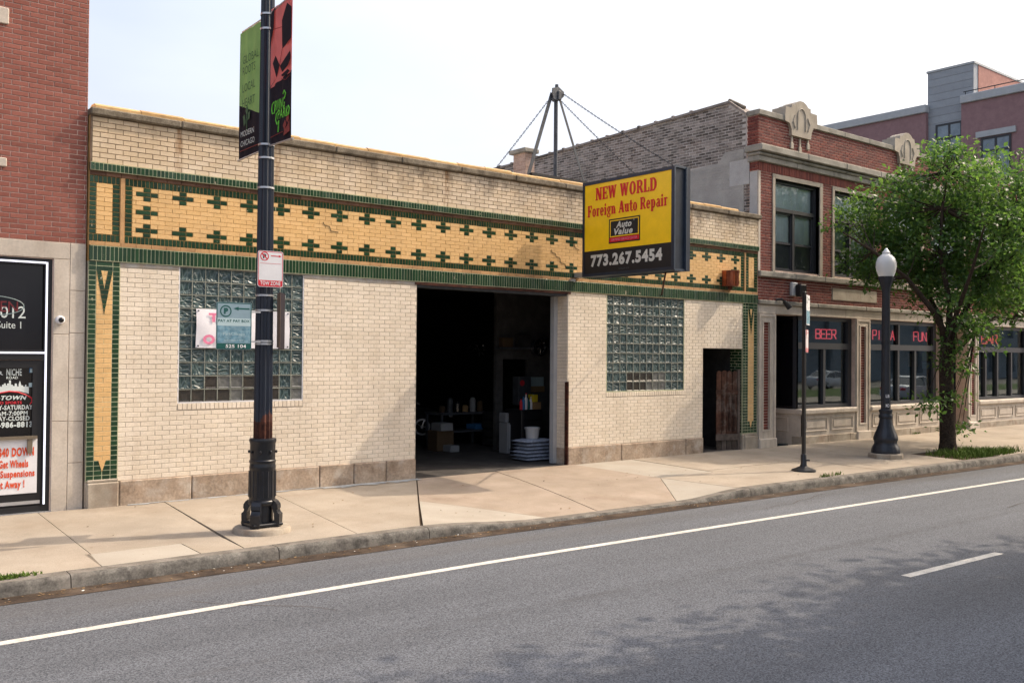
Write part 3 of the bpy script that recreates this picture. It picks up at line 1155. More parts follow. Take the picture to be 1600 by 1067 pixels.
# green bands, four of them, and the trims between
mb = MB()
mb.box(GX0, GX1, -.050, .03, 4.412, 4.523, 0)
mb.box(GX0 + .02, GX1 - .02, -.0205, .03, 3.135, 3.352, 0)
mb.build('band_bed', 'mortar_g', garage)
bands = [(3.14, 3.35, -.025), (3.412, 3.518, -.004), (4.243, 4.348, -.004), (4.415, 4.52, -.055)]
tiles = []
for z0, z1, y in bands:
    if 3.4 < z0 < 4.3:
        segs = [(3.735, 4.152), (4.222, 18.55), (18.61, 19.07)]
    else:
        segs = [(3.735, 19.08)]
    for a, b in segs:
        tiles += [r + (y,) for r in row(a, b, z0, z1, .0575)]
for a, b in ((3.735, 3.829), (4.049, 4.152), (4.222, 4.323), (18.43, 18.55), (18.61, 18.73), (18.94, 19.07)):
    tiles += [r + (-.004,) for r in column(a, b, 3.518, 4.243, .066)]
# pilaster tiles
PL = [(3.737, 3.840), (4.066, 4.163)]
PR = [(18.512, 18.61), (18.61, 18.71), (18.93, 19.06)]
for a, b in PL + PR:
    tiles += [r + (-.012,) for r in column(a, b, .03, 3.135, .069)]
for a, b in ((3.840, 4.066), (18.71, 18.93)):
    tiles += [r + (-.012,) for r in column(a, b, 2.998, 3.135, .069)]
    m = (a + b) / 2
    for z0, z1 in ((.03, .099), (.099, .168), (.168, .237), (.237, .306)):
        tiles += [(a, m, z0, z1, -.012), (m, b, z0, z1, -.012)]
wall(GX0, 4.165, .02, 3.13, [], -.0085, .02).build('pilaster_bed', 'mortar_g', garage)
wall(18.51, 19.07, .02, 3.13, [], -.0085, .02).build('pilaster_bed', 'mortar_g', garage)
# frieze: yellow bricks with green crosses set in the bond
FX0, FX1, FZ0, FZ1 = 4.323, 18.43, 3.518, 4.243
hd = (FX1 - FX0) / 134
fc = (FZ1 - FZ0) / 11
cross, yel = [], []
for k in range(27):
    c0 = FX0 + (2.0 + 5 * k) * hd
    bases = (0, 4, 8) if k in (0, 26) else (0, 8)
    for b in bases:
        for r_, parts_ in ((0, ((-.5, .5),)), (1, ((-1.5, .5), (.5, 1.5))), (2, ((-.5, .5),))):
            if r_ == 1 and b == 8:
                parts_ = ((-1.5, .5), (.5, 1.5))
            for u0, u1 in parts_:
                cross.append((c0 + u0 * hd, c0 + u1 * hd, FZ0 + (b + r_) * fc, FZ0 + (b + r_ + 1) * fc, -.006))
ch = [(a - .001, b + .001, c + .001, d - .001) for a, b, c, d, _ in cross]
tiles += cross
yel = bond(FX0, FX1, FZ0, FZ1, fc, hd * 2, ch, .25)
yel += bond(3.829, 4.049, FZ0, FZ1, fc, .22) + bond(18.73, 18.94, FZ0, FZ1, fc, .21)
pieces('glazed_brick', yel, garage, -.003, 'yellow', joint=.005)
pil = []
for a, b in ((3.840, 4.066), (18.71, 18.93)):
    for i, r in enumerate(column(a, b, .306, 2.998, .069)):
        m = (a + b) / 2
        pil += [r] if i % 2 else [(a, m) + r[2:], (m, b) + r[2:]]
pieces('glazed_brick', pil, garage, -.012, 'yellow', joint=.005, cap=380)
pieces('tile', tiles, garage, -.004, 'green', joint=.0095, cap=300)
# green V of cut tiles at each pilaster head, yellow tip at its foot
for a, b in ((3.840, 4.066), (18.71, 18.93)):
    m = (a + b) / 2
    zt, za, zi = 2.998, 2.385, 2.74
    n = 9
    for i in range(n):
        z1, z0 = zt - (zt - za) * i / n, zt - (zt - za) * (i + 1) / n + .006
        o = lambda z: (b - a) / 2 * .96 * (z - za) / (zt - za)
        q = lambda z: max(0, (b - a) / 2 * .42 * (z - zi) / (zt - zi))
        if q(z1) > .004:
            for sg in (-1, 1):
                mb = MB()
                mb.poly([(m + sg * q(z0), z0), (m + sg * o(z0), z0), (m + sg * o(z1), z1), (m + sg * q(z1), z1)], 'xz', -.016, -.005)
                mb.build('cut_tile', 'green', garage)
        else:
            mb = MB()
            mb.poly([(m - o(z0), z0), (m + o(z0), z0), (m + o(z1), z1), (m - o(z1), z1)], 'xz', -.016, -.005)
            mb.build('cut_tile', 'green', garage)
    mb = MB()
    mb.poly([(m - .05, .312), (m + .05, .312), (m + .028, .235), (m, .15), (m - .028, .235)], 'xz', -.016, -.005)
    mb.build('pilaster_tip', 'yellow', garage)
mb = MB()
for P in (((862, 390), (862.6, 394.6), (868, 396.2), (868.8, 401), (874.4, 402.4), (876.5, 411), (883, 412.2), (884, 420)), ((897, 378), (898.5, 388), (905, 390.5)), ((505, 347), (507, 352), (515, 354), (517, 361), (529, 363))):
    mb.tube([at(x_, y_, -.006) for x_, y_ in P], .005, 4)
mb.build('crack', 'joint', garage)
# tan trim, and a dark reddish one with the upper band's shade in its colour
pieces('trim_brick', row(GX0, GX1, 3.352, 3.412, .215), garage, -.016, 'tan', joint=.004)
pieces('trim_brick', row(GX0, GX1, 4.348, 4.412, .215), garage, -.012, 'shaded_trim', joint=.004)
for a in (4.158, 18.556):
    mb = MB()
    mb.box(a, a + .058, -.014, .01, 3.412, 4.345, 0)
    mb.build('trim_strip', 'tan', garage)
# coping stones and the ochre tiles on top
for i, (a, b, _, _) in enumerate(row(GX0 - .02, GX1 + .07, 0, 1, 1.28)):
    mb = MB()
    dy = random.uniform(-.006, .006)
    mb.box(a + .004, b - .004, -.085 + dy, .42, 5.185, 5.295 + random.uniform(-.006, .004), 0, .018)
    mb.build('coping_stone', 'coping', garage)
for i, (a, b, _, _) in enumerate(row(3.80, 18.35, 0, 1, .62)):
    mb = MB()
    z = 5.315 + .008 * math.sin(i * 1.9) + random.uniform(-.004, .004)
    mb.poly([(.0, z - .012), (.0, z + .03), (.05, z + .062), (.2, z + .07), (.36, z + .02), (.36, z - .012)], 'yz', a + .003, b - .003)
    mb.build('coping_tile', 'copetile', garage)
mb = MB()
mb.box(3.80, 18.35, .01, .34, 5.288, 5.304)
mb.build('coping_bed', 'white', garage)
# rough stone course
for a, b, z in ((4.187, 5.24, .0), (5.24, 7.36, .0), (7.36, 8.0, .006), (8.0, 8.63, .0), (8.63, 9.243, .005), (12.872, 14.4, .0), (14.4, 16.45, -.01), (16.45, 17.06, -.004)):
    mb = MB()
    mb.box(a + .006, b - .006, -.035, .3, -.52, z, 0, .014)
    o = mb.build('base_stone', 'base', garage)
for a, b, z in ((3.745, 4.18, .03), (18.56, 19.075, -.01)):
    mb = MB()
    mb.box(a, b, -.05, .3, -.52, z - .03, 0, .02)
    mb.box(a + .004, b - .004, -.035, .3, z - .032, z + .012, 0, .012)
    mb.build('pilaster_stone', 'pedestal', garage)
# glass block windows
CLEAR_L = {(3, 1): 'c', (4, 1): 'c', (9, 1): 'c', (9, 0): 'c', (2, 1): 'd', (5, 1): 'd', (0, 0): 'd', (1, 0): 'd', (2, 0): 'd', (3, 0): 'd', (4, 0): 'c', (5, 0): 'd', (6, 0): 'd', (7, 0): 'd', (7, 1): 'd', (6, 1): 'd'}
CLEAR_R = {(3, 1): 'd', (4, 1): 'd', (5, 1): 'd', (6, 1): 'd', (7, 1): 'c', (8, 1): 'c', (3, 0): 'd', (4, 0): 'd', (5, 0): 'd', (6, 0): 'c', (7, 0): 'c', (8, 0): 'c'}
BM = {}


def block_mesh(mk):
    if mk not in BM:
        m = MB()
        w, c = .0945, .011
        # pressed face: a slightly dished pane inside a rounded rim
        rings = [(w, .02), (w, .006), (w - c * .5, .001), (w - c, .0), (w - c * 1.8, .006), (w * .45, .010)]
        vs, fs = [], []
        for r, y in rings:
            vs += [(-r, y, -r), (r, y, -r), (r, y, r), (-r, y, r)]
        for i in range(len(rings) - 1):
            for j in range(4):
                fs.append((i * 4 + j, i * 4 + (j + 1) % 4, i * 4 + 4 + (j + 1) % 4, i * 4 + 4 + j))
        fs.append(tuple(range(20, 24)))
        me = bpy.data.meshes.new('glass_block')
        me.from_pydata(vs, [], fs)
        me.materials.append(MT[mk])
        BM[mk] = me
    return BM[mk]


for (W, nx, special) in ((WL, 10, CLEAR_L), (WR, 12, CLEAR_R)):
    dx, dz = (W[1] - W[0]) / nx, (W[3] - W[2]) / 10
    mb = MB()
    mb.box(W[0] + .001, W[1] - .001, .028, .2, W[2] + .001, W[3] - .001)
    for i in range(nx + 1):
        mb.box(W[0] + i * dx - .006, W[0] + i * dx + .006, .010 + .0005 * (i % 2), .03, W[2] + .002, W[3] - .002)
    for j in range(11):
        mb.box(W[0] + .002, W[1] - .002, .0088, .03, W[2] + j * dz - .006, W[2] + j * dz + .006)
    win = mb.build('glass_block_window', mat('glass_block_joint', (.36, .37, .31), (.24, .26, .235), .9, .1, ws=5, wear=.3), garage)
    for i in range(nx):
        for j in range(10):
            s_ = special.get((i, j))
            mk = 'blockclear' if s_ == 'c' else 'blockdark' if s_ == 'd' else 'block'
            o = link('glass_block', block_mesh(mk), win, (W[0] + (i + .5) * dx, .012 + random.uniform(-.001, .002), W[2] + (j + .5) * dz))
            o.rotation_euler = (random.uniform(-.012, .012), random.choice((0, 1, 2, 3)) * math.pi / 2, random.uniform(-.012, .012))
    mb = MB()
    e = .022
    mb.box(W[0] - .004, W[0] + e - .01, .004, .03, W[2], W[3])
    mb.box(W[1] - e + .01, W[1] + .004, .004, .03, W[2], W[3])
    mb.box(W[0] - .004, W[1] + .004, .0035, .03, W[2] - .004, W[2] + .014)
    mb.build('mortar_edge', 'white' if nx == 10 else 'mortar_g', win)
# door opening: lintel, steel frame, brick jamb, rusty guard
mb = MB()
mb.box(9.2, 12.93, -.02, .34, 3.085, 3.132)
mb.build('lintel', 'rust', garage)
mb = MB()
mb.box(9.26, 12.86, .03, .3, 3.045, 3.084)
mb.build('door_head', 'steel', garage)
mb = MB()
mb.box(12.77, 12.868, .31, .42, -.34, 3.04)
mb.build('door_frame', 'plastic', garage)
mb = MB()
mb.box(12.855, 12.885, -.028, .03, -.36, 1.32)
mb.box(12.852, 12.868, -.012, .06, -.36, 1.31)
mb.build('corner_guard', 'rust', garage)
pieces('jamb_brick', [r for r in bond(.01, .31, -.02, 3.06, .0695, MS)], garage, 12.862, 'cream', plane='left', dep=.02)
mb = MB()
mb.box(12.858, 12.9, .01, .3, -.5, -.025)
mb.build('base_stone', 'base', garage)
# roof, inside of the garage
mb = MB()
mb.box(GX0, GX1, .34, 24, 4.75, 4.85)
mb.build('roof', 'parge', garage)
mb = MB()
mb.box(GX0, GX0 + .25, .36, 14, -.5, 4.75)
mb.box(18.5, GX1, .36, 14, -.5, 4.75)
mb.box(GX0, GX1, 14, 14.3, -.5, 4.75)
mb.box(16.9, 17.05, .36, 3.0, -.5, 3.6)
mb.box(4.0, 18.5, .36, 14, 3.6, 3.7)
mb.box(4.0, 9.2, .34, .36, -.36, 3.6)
mb.box(13.2, 16.9, .35, .36, -.36, 3.6)
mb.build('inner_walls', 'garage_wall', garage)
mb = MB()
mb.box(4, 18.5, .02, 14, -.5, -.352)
mb.build('floor', 'garage_floor', garage)
# tiled side of the doorway recess
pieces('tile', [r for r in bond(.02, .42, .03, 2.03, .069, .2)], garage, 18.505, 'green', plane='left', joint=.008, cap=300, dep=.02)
mb = MB()
mb.box(18.507, 18.6, .01, .45, -.5, 2.04)
mb.build('jamb_bed', 'mortar_g', garage)
mb = MB()
mb.box(18.506, 18.6, -.02, .44, -.5, -.005, 0, .01)
mb.build('base_stone', 'pedestal', garage)
mb = MB()
mb.box(17.06, 18.5, 1.2, 1.26, -.36, 2.04)
mb.build('inner_door', 'garage_wall', garage)
mb = MB()
mb.box(17.05, 18.52, .0, 1.3, -.48, -.40)
mb.build('step', 'concrete', garage)
# chimney on the roof
cx, cy = 16.86, 6.0
mb = MB()
mb.box(cx - .16, cx + .17, cy, cy + .52, 4.8, 7.46)
chim = mb.build('chimney', 'mortar_r', garage)
pieces('brick', bond(cx - .16, cx + .17, 6.6, 7.46, .072, .2), chim, cy - .008, 'chimney', owner=chim, dep=.02)
pieces('brick', bond(cy - .005, cy + .52, 6.6, 7.46, .072, .2), chim, cx - .168, 'chimney', plane='left', owner=chim, dep=.02)
mb = MB()
mb.box(cx - .26, cx + .27, cy - .1, cy + .62, 7.46, 7.58, 0, .02)
mb.build('chimney_cap', 'limeg', chim)

# ------------------------------------------------------------------ red brick building on the left
def fit(s, parent, px, Y, mtl, bold=.0, shear=0.0, lift=.004):
    """print s on the wall plane Y inside the picture box px = x0, top, x1, bottom"""
    x0, y0, x1, y1 = px
    a, b = at(x0, (y0 + y1) / 2, Y).x, at(x1, (y0 + y1) / 2, Y).x
    lo, hi = at((x0 + x1) / 2, y1, Y).z, at((x0 + x1) / 2, y0, Y).z
    return lettering(s, parent, frame((0, Y, 0), (1, 0, 0), (0, 0, 1)), a, lo, b - a, hi - lo, mtl, bold, shear, lift)


RY = .05
redb = thing('storefront_building', 'tall red brick building with pale stone ground floor and black glass storefront', 'building', (0, 0, -.36))
SH = (-2.0, 3.285, -.5, 3.12)
wall(-4.0, 3.715, -.5, 9.6, [SH], RY + .008, 9).build('wall', 'mortar_r', redb)
pieces('brick', bond(-4.0, 3.715, 3.365, 9.6, .0693, .2106), redb, RY, 'red', joint=.011)
lims = [(-4.0, 2.2, 3.13, 3.36), (2.2, 3.505, 3.13, 3.36), (3.505, 3.715, 2.70, 3.36), (3.295, 3.505, 2.085, 3.13), (3.505, 3.715, 2.105, 2.70),
        (3.505, 3.715, 1.48, 2.105), (3.295, 3.505, .88, 2.085), (3.505, 3.715, .87, 1.48), (3.505, 3.715, .295, .87), (3.295, 3.505, -.38, .88), (3.505, 3.715, -.38, .295)]
pieces('stone', lims, redb, RY - .012, 'lime', joint=.007, dep=.1, jit=.0005, ch=.004)
for z0, z1 in ((6.24, 6.46), (4.32, 4.44)):
    mb = MB()
    mb.box(2.0, 2.69, RY - .03, .1, z0, z1, 0, .01)
    mb.build('stone_accent', 'lime', redb)
SY = .13
mb = MB()
mb.box(3.19, 3.284, SY - .06, SY + .04, -.345, 3.118)
mb.box(-2, 3.19, SY - .06, SY + .04, 3.03, 3.118)
mb.box(-2, 3.19, SY - .061, SY + .04, 1.73, 1.87)
mb.box(-2, 3.19, SY - .055, SY + .04, -.345, -.26)
store = mb.build('storefront_frame', 'black', redb)
mb = MB()
mb.box(-2, 3.19, SY, SY + .02, 1.87, 3.03)
mb.build('transom_glass', 'glass_dk', store)
door = None
mb = MB()
mb.box(3.06, 3.185, SY - .045, SY + .03, -.25, 1.72)
mb.box(2.0, 3.06, SY - .045, SY + .03, 1.62, 1.72)
mb.box(2.0, 3.06, SY - .045, SY + .03, -.25, -.05)
door = mb.build('shop_door', 'black', redb)
mb = MB()
mb.box(2.0, 3.06, SY - .01, SY + .01, -.05, 1.62)
mb.build('door_glass', 'glass_dk', door)
mb = MB()
mb.box(2.0, 3.12, SY - .10, SY - .05, .655, .695)
mb.box(3.0, 3.06, SY - .09, SY - .045, .46, .655)
mb.build('push_bar', flat('bronze_handle', (.20, .165, .12), .4, .4, .3), door)
mb = MB()
mb.box(2.0, 3.17, SY - .052, SY - .044, -.235, -.19)
mb.box(2.0, 3.3, SY - .12, SY - .04, -.375, -.345)
mb.build('kick_rail', 'galv', door)
mb = MB()
for a, b, c, d in ((3.205, 3.228, -.25, 3.075), (-2, 3.205, 3.055, 3.078), (-2, 3.205, 1.815, 1.838)):
    mb.box(a, b, SY - .072, SY - .062, c, d)
mb.build('led_strip', 'led', store)
fit('3012', store, (-13, 478, 40, 497), SY - .004, 'decal', .0)
fit('Suite 1', store, (-5, 502, 33, 513), SY - .004, 'decal', .0)
fit('OPEN', store, (-33, 470, 28, 487), SY + .001 - .006, 'neonoff', .0)
c = at(-14, 477, SY - .006)
mb = MB()
mb.tube([(c.x + .40 * math.cos(t * math.pi / 24), c.y, c.z + .13 * math.sin(t * math.pi / 24)) for t in range(49)], .006, 6)
mb.build('sign_oval', flat('pale_tube', (.25, .33, .33), .4), store)
DY = SY - .012
fit('NICHE', door, (10, 576, 34, 587), DY, 'decal', .02)
fit('ROAD', door, (10, 588, 28, 592), DY, 'decal', .02)
fit('FLYER', door, (-40, 580, 5, 586), DY, 'decal', .02)
fit('CHI-TOWN', door, (-26, 618, 42, 625), DY, 'decal', .04, .3)
fit('AUTO SPORTS', door, (-16, 627, 34, 631.5), DY, 'redp', .03)
fit('MONDAY-SATURDAY', door, (-36, 633, 51, 640.5), DY, 'decal', .03)
fit('10:00AM-7:00PM', door, (-26, 642.5, 43, 649.5), DY, 'decal', .03)
fit('SUNDAY-CLOSED', door, (-28, 650.5, 46, 657.5), DY, 'decal', .03)
fit('-986-8813', door, (-3, 658.5, 51, 668), DY, 'decal', .05)
sk = [(-20, 616), (-20, 606), (-8, 606), (-8, 602), (0, 602), (0, 604), (3, 604), (3, 601), (6, 601), (6, 599), (9, 599), (9, 602), (11, 602), (11, 599), (14, 599), (14, 594), (17, 594), (17, 601), (20, 601), (20, 603), (23, 603), (23, 599), (26, 599), (27, 604), (29, 604), (29, 601), (30, 597), (31, 595), (32, 597), (33, 602), (36, 602), (36, 604), (39, 604), (39, 601), (41, 601), (41, 604), (45, 604), (45, 615), (30, 611), (15, 611)]
mb = MB()
mb.poly([(at(x, y, DY).x, at(x, y, DY).z) for x, y in sk], 'xz', DY - .005, DY - .001)
mb.build('skyline_print', 'decal', door)
mb = MB()
mb.tube([at(x, y, DY - .006) for x, y in ((-14, 619), (0, 614), (14, 611.5), (28, 612.5), (41, 617), (50, 622), (50, 628), (46, 632))], [.005, .008, .01, .01, .009, .012, .012, .003], 5)
mb.tube([at(x, y, DY - .006) for x, y in ((10, 571.5), (16, 568), (24, 568), (34, 571.5))], [.003, .008, .008, .003], 5)
mb.build('red_swoosh', 'redp', door)
for (x0, y0, x1, y1, m_) in ((46, 564, 59, 582, 'blu'), (45, 598, 58, 604.5, 'tealpale'), (51.5, 770.5, 59, 772.5, 'white'), (47, 576, 58, 582, 'tealpale')):
    a, b = at(x0, y0, DY - .002 - (.002 if m_ == 'tealpale' and y0 < 590 else 0)), at(x1, y1, DY)
    mb = MB()
    mb.box(a.x, b.x, a.y - .003, a.y, b.z, a.z)
    mb.build('sticker', m_, door)
a, b = at(-40, 688, SY - .047), at(57, 769, SY - .047)
psn = thing('paper_sign', 'white paper sale sign with red lettering taped to the black glass door', 'sign', (2.7, SY - .05, b.z))
mb = MB()
mb.box(a.x, b.x, SY - .054, SY - .0505, b.z, a.z)
mb.build('sheet', 'white', psn)
PY = SY - .055
orr = flat('orange_red_print', (.66, .08, .02), .6)
MT['orr'] = orr
fit('$40 DOWN', psn, (-3, 699, 53, 715), PY, 'orr', .045)
fit('Get Wheels', psn, (-2, 718.5, 44, 731), PY, 'orr', .04)
fit('or Suspensions', psn, (-14, 734.5, 54, 749), PY, 'orr', .04)
fit('right Away !', psn, (-17, 751, 38, 767), PY, 'orr', .04)
# dome camera on the stone
c = at(94, 500, RY - .02)
scam = thing('security_camera', 'small white dome security camera on pale stone beside the black storefront', 'camera', (c.x, c.y, c.z - .05))
mb = MB()
mb.lathe((0, 0, 0), [(.062, 0), (.062, .03), (.05, .05), (.03, .055)], 20)
mb.build('housing', 'white', scam, M=frame((c.x, c.y + .02, c.z), (1, 0, 0), (0, 0, 1)), smooth=True)
mb = MB()
mb.lathe((0, 0, .05), [(.036, 0), (.034, .02), (.022, .034), (.004, .038)], 16)
mb.build('lens', 'glass_dk', scam, M=frame((c.x + .005, c.y + .02, c.z), (1, 0, 0), (0, 0, 1)), smooth=True)

# ------------------------------------------------------------------ two storey tavern on the right
TX0, TX1 = 19.09, 38.5
tav = thing('tavern_building', 'two storey dark red brick tavern with stone trim and arched roof ornaments', 'building', (28, 0, -.45))
WIN = [(19.76 + 2.612 * i, 21.69 + 2.612 * i, 4.0, 6.27) for i in range(7)]
SUR = [(a - .105, b + .13, 3.95, 6.385) for a, b, c, d in WIN]
SHOP = [(19.77, 23.41, -.5, 2.91), (24.09, 28.05, .52, 2.91), (28.42, 29.79, -.5, 2.91), (30.47, 34.4, .52, 2.91), (35.1, 38.2, .52, 2.91)]
wall(TX0 + .01, TX1, -.5, 7.8, WIN + SHOP, .008, .35).build('wall', 'mortar_r', tav)
mb = MB()
mb.box(TX0 + .35, TX1, .35, 13, 7.1, 7.2)
mb.box(TX0 + .35, TX1, .35, 13, 3.1, 3.3)
mb.box(TX0 + .35, TX1, 4.0, 4.1, -.5, 7.2)
mb.box(TX1 - .2, TX1, .35, 13, -.5, 7.2)
mb.box(TX0 + .35, TX1, .35, 4, -.5, -.38)
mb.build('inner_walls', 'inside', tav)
nosur = SUR
pieces('brick', bond(19.175, TX1, 3.95, 6.39, .0693, .2106, nosur), tav, 0, 'dred', joint=.013)
pieces('brick', bond(TX0 + .012, TX1, 3.245, 3.81, .0693, .2106, [(22.28, 24.48, 3.365, 3.69), (27.5, 29.7, 3.365, 3.69)]), tav, 0, 'dred', joint=.013, cap=480)
pieces('soldier_brick', row(TX0 + .012, TX1, 6.39, 6.612, .0705), tav, -.006, 'dred', joint=.010)
PED = [20.77, 26.0, 31.2, 36.4]
ph = [(p - .42, p + .44, 7.42, 7.8) for p in PED]
pieces('brick', bond(TX0 + .012, TX1, 7.02, 7.745, .0695, .2106, ph), tav, 0, 'dred', joint=.013, cap=700)
mb = MB()
mb.box(TX0, TX0 + .08, -.014, .02, 3.955, 6.388)
mb.build('corner_strip', 'lime', tav)


def stones(name, x0, x1, step, y0, y1, z0, z1, mtl, ch=.01, holes=()):
    xs_ = [x0]
    while xs_[-1] < x1 - .05:
        xs_.append(min(x1, xs_[-1] + step * random.uniform(.9, 1.1)))
    for a, b in zip(xs_, xs_[1:]):
        for r in sub_rects([(a, b, z0, z1)], holes):
            m = MB()
            m.box(r[0] + .003, r[1] - .003, y0 + random.uniform(-.0015, .0015), y1, z0, z1, 0, ch)
            m.build(name, mtl, tav)


stones('lintel_stone', TX0 + .006, TX1, 1.9, -.02, .34, 2.912, 3.128, 'lime')
stones('lintel_moulding', TX0 + .004, TX1, 2.3, -.075, .3, 3.132, 3.242, 'limeg', .02)
stones('sill_stone', TX0 + .006, TX1, 1.35, -.085, .3, 3.812, 3.948, 'limeg', .015)
stones('cornice_stone', TX0 - .05, TX1, 1.7, -.06, .3, 6.62, 6.752, 'limeg', .015)
stones('cornice_stone', TX0 - .08, TX1, 1.9, -.11, .3, 6.756, 6.84, 'limeg', .03)
stones('cornice_stone', TX0 - .12, TX1, 1.8, -.19, .33, 6.845, 7.012, 'limeg', .02)
stones('coping_stone', TX0 - .03, TX1, 1.25, -.05, .34, 7.752, 7.885, 'limeg', .012, [(p - .68, p + .70, 7, 9) for p in PED])
for p in PED[:4]:
    out = [(-.69, 7.752), (-.50, 7.72), (-.43, 7.60), (-.40, 7.43), (.42, 7.43), (.46, 7.62), (.54, 7.74), (.70, 7.752), (.70, 7.93), (.68, 8.11), (.41, 8.115), (.40, 8.21),
           (.30, 8.225), (.2, 8.30), (.08, 8.345), (-.06, 8.345), (-.18, 8.30), (-.28, 8.225), (-.40, 8.21), (-.42, 8.12), (-.67, 8.11), (-.69, 7.93)]
    mb = MB()
    mb.poly([(p + x, z) for x, z in out], 'xz', -.075, .33)
    ped = mb.build('roof_ornament', 'lime2', tav)
    mb = MB()
    arch = [(p + .17 * math.cos(a), 7.93 + .22 * math.sin(a)) for a in [math.pi * i / 10 for i in range(11)]]
    arch = [(p + .17, 7.6)] + arch + [(p - .17, 7.6)]
    mb.tube([(x, -.075, z) for x, z in arch], .022, 6)
    for sg in (-1, 1):
        mb.tube([(p + sg * .27, -.075, 7.95), (p + sg * .36, -.078, 7.78), (p + sg * .28, -.078, 7.62)], .022, 6)
    for sx, zb in ((-.33, 7.1), (.02, 7.03), (.37, 7.17)):
        mb.box(p + sx - .03, p + sx + .03, -.03, .02, zb + .16, 7.44)
        mb.box(p + sx - .06, p + sx + .06, -.04, .02, zb, zb + .16, 0, .01)
    mb.build('carving', 'lime2', ped)
for x0, x1 in ((22.28, 24.48), (27.5, 29.7)):
    mb = MB()
    mb.box(x0 + .006, x1 - .006, -.018, .1, 3.37, 3.685, 0, .012)
    mb.build('stone_plaque', 'lime2', tav)
# upper windows
for i, (a, b, c, d) in enumerate(WIN):
    if a > 33:
        continue
    mb = MB()
    s0, s1 = SUR[i][0], SUR[i][1]
    mb.box(s0, a, -.025, .2, 3.952, 6.38, 0, .006)
    mb.box(b, s1, -.025, .2, 3.952, 6.38, 0, .006)
    mb.box(a + .001, b - .001, -.024, .2, d, 6.378, 0, .006)
    mb.build('window_surround', 'lime2', tav)
    mb = MB()
    g = .14
    mb.box(a, a + .06, g - .04, g + .06, c, d)
    mb.box(b - .11, b, g - .04, g + .06, c, d)
    mb.box(a + .06, b - .11, g - .038, g + .06, d - .07, d)
    mb.box(a + .06, b - .11, g - .038, g + .06, c, c + .05)
    mb.box(a + .06, b - .11, g - .05, g + .06, 5.49, 5.58)
    xm = (a + b) / 2 - .02
    mb.box(xm - .045, xm + .045, g - .035, g + .06, c + .05, 5.49)
    w_ = mb.build('window', 'framedk', tav)
    mb = MB()
    for x0, x1 in ((a + .06, xm - .045), (xm + .045, b - .11)):
        mb.box(x0, x1, g - .01, g + .05, 4.69, 4.745)
        mb.box(x0, x0 + .035, g, g + .05, c + .05, 5.49)
        mb.box(x1 - .035, x1, g, g + .05, c + .05, 5.49)
        mb.box(x0, x1, g, g + .05, 5.44, 5.49)
        mb.box(x0, x1, g - .005, g + .05, c + .05, c + .09)
    mb.build('sash', 'framegrey', w_)
    for x0, x1, z0, z1 in ((a + .06, b - .11, 5.58, d - .07), (a + .06, xm - .045, 4.745, 5.49), (xm + .045, b - .11, 4.745, 5.49), (a + .06, xm - .045, c + .05, 4.69), (xm + .045, b - .11, c + .05, 4.69)):
        mb = MB()
        mb.add([(x0, g + .03, z0), (x1, g + .03, z0), (x1, g + .03, z1), (x0, g + .03, z1)], [(0, 1, 2, 3)])
        mb.build('pane', 'glass2', w_, recalc=False)
        if z1 < 4.7:
            mb = MB()
            mb.add([(x0, g + .044, z0), (x1, g + .044, z0), (x1, g + .044, z1), (x0, g + .044, z1)], [(0, 1, 2, 3)])
            mb.build('screen', 'screen', w_, recalc=False)
    mb = MB()
    x = a + .08
    while x < b - .12:
        t = random.uniform(-.55, -.05)
        mb.add([(x, .24, c), (x + .085 * math.cos(t), .24 + .085 * math.sin(t), c), (x + .085 * math.cos(t), .24 + .085 * math.sin(t), d), (x, .24, d)], [(0, 1, 2, 3)])
        x += .088
    mb.build('blind', 'blind', w_, recalc=False)


# shop fronts
def pilaster(x0, x1, inset, ped_out):
    i0, i1, z0, z1 = inset
    m = wall(x0, x1, -.5, 2.906, [inset], -.035, .3)
    p_ = m.build('pilaster', 'lime', tav)
    m = MB()
    for q in (.0,):
        m.box(i0 - .045, i0, -.05, -.03, z0 - .045, z1 + .045)
        m.box(i1, i1 + .045, -.05, -.03, z0 - .045, z1 + .045)
        m.box(i0, i1, -.049, -.03, z0 - .045, z0)
        m.box(i0, i1, -.049, -.03, z1, z1 + .045)
        m.box(x0 + .002, x0 + .06, -.055, -.034, z0 - .25, 2.9)
        m.box(x1 - .06, x1 - .002, -.055, -.034, z0 - .25, 2.9)
        m.box(x0 + .06, x1 - .06, -.0545, -.034, 2.84, 2.9)
    m.build('moulding', 'lime', p_)
    m = MB()
    m.box(i0 - .02, i1 + .02, .02, .25, z0 - .02, z1 + .02)
    m.build('bed', 'mortar_r', p_)
    pieces('brick', column(i0 + .01, i1 - .01, z0, z1, .0693), p_, -.006, 'dred', joint=.016, owner=p_)
    m = MB()
    m.box(x0 - ped_out, x1 + ped_out, -.10, .2, -.52, -.135, 0, .02)
    m.build('pedestal', 'lime', p_)


pilaster(19.095, 19.768, (19.28, 19.53, .08, 2.70), .012)
pilaster(23.412, 24.088, (23.61, 23.88, .08, 2.70), -.003)
pilaster(29.795, 30.465, (30.0, 30.27, .08, 2.66), -.003)
pilaster(34.405, 35.09, (34.6, 34.87, .08, 2.66), -.003)
mb = MB()
mb.box(28.055, 28.415, -.03, .3, -.5, 2.906)
mb.build('pier', 'lime', tav)


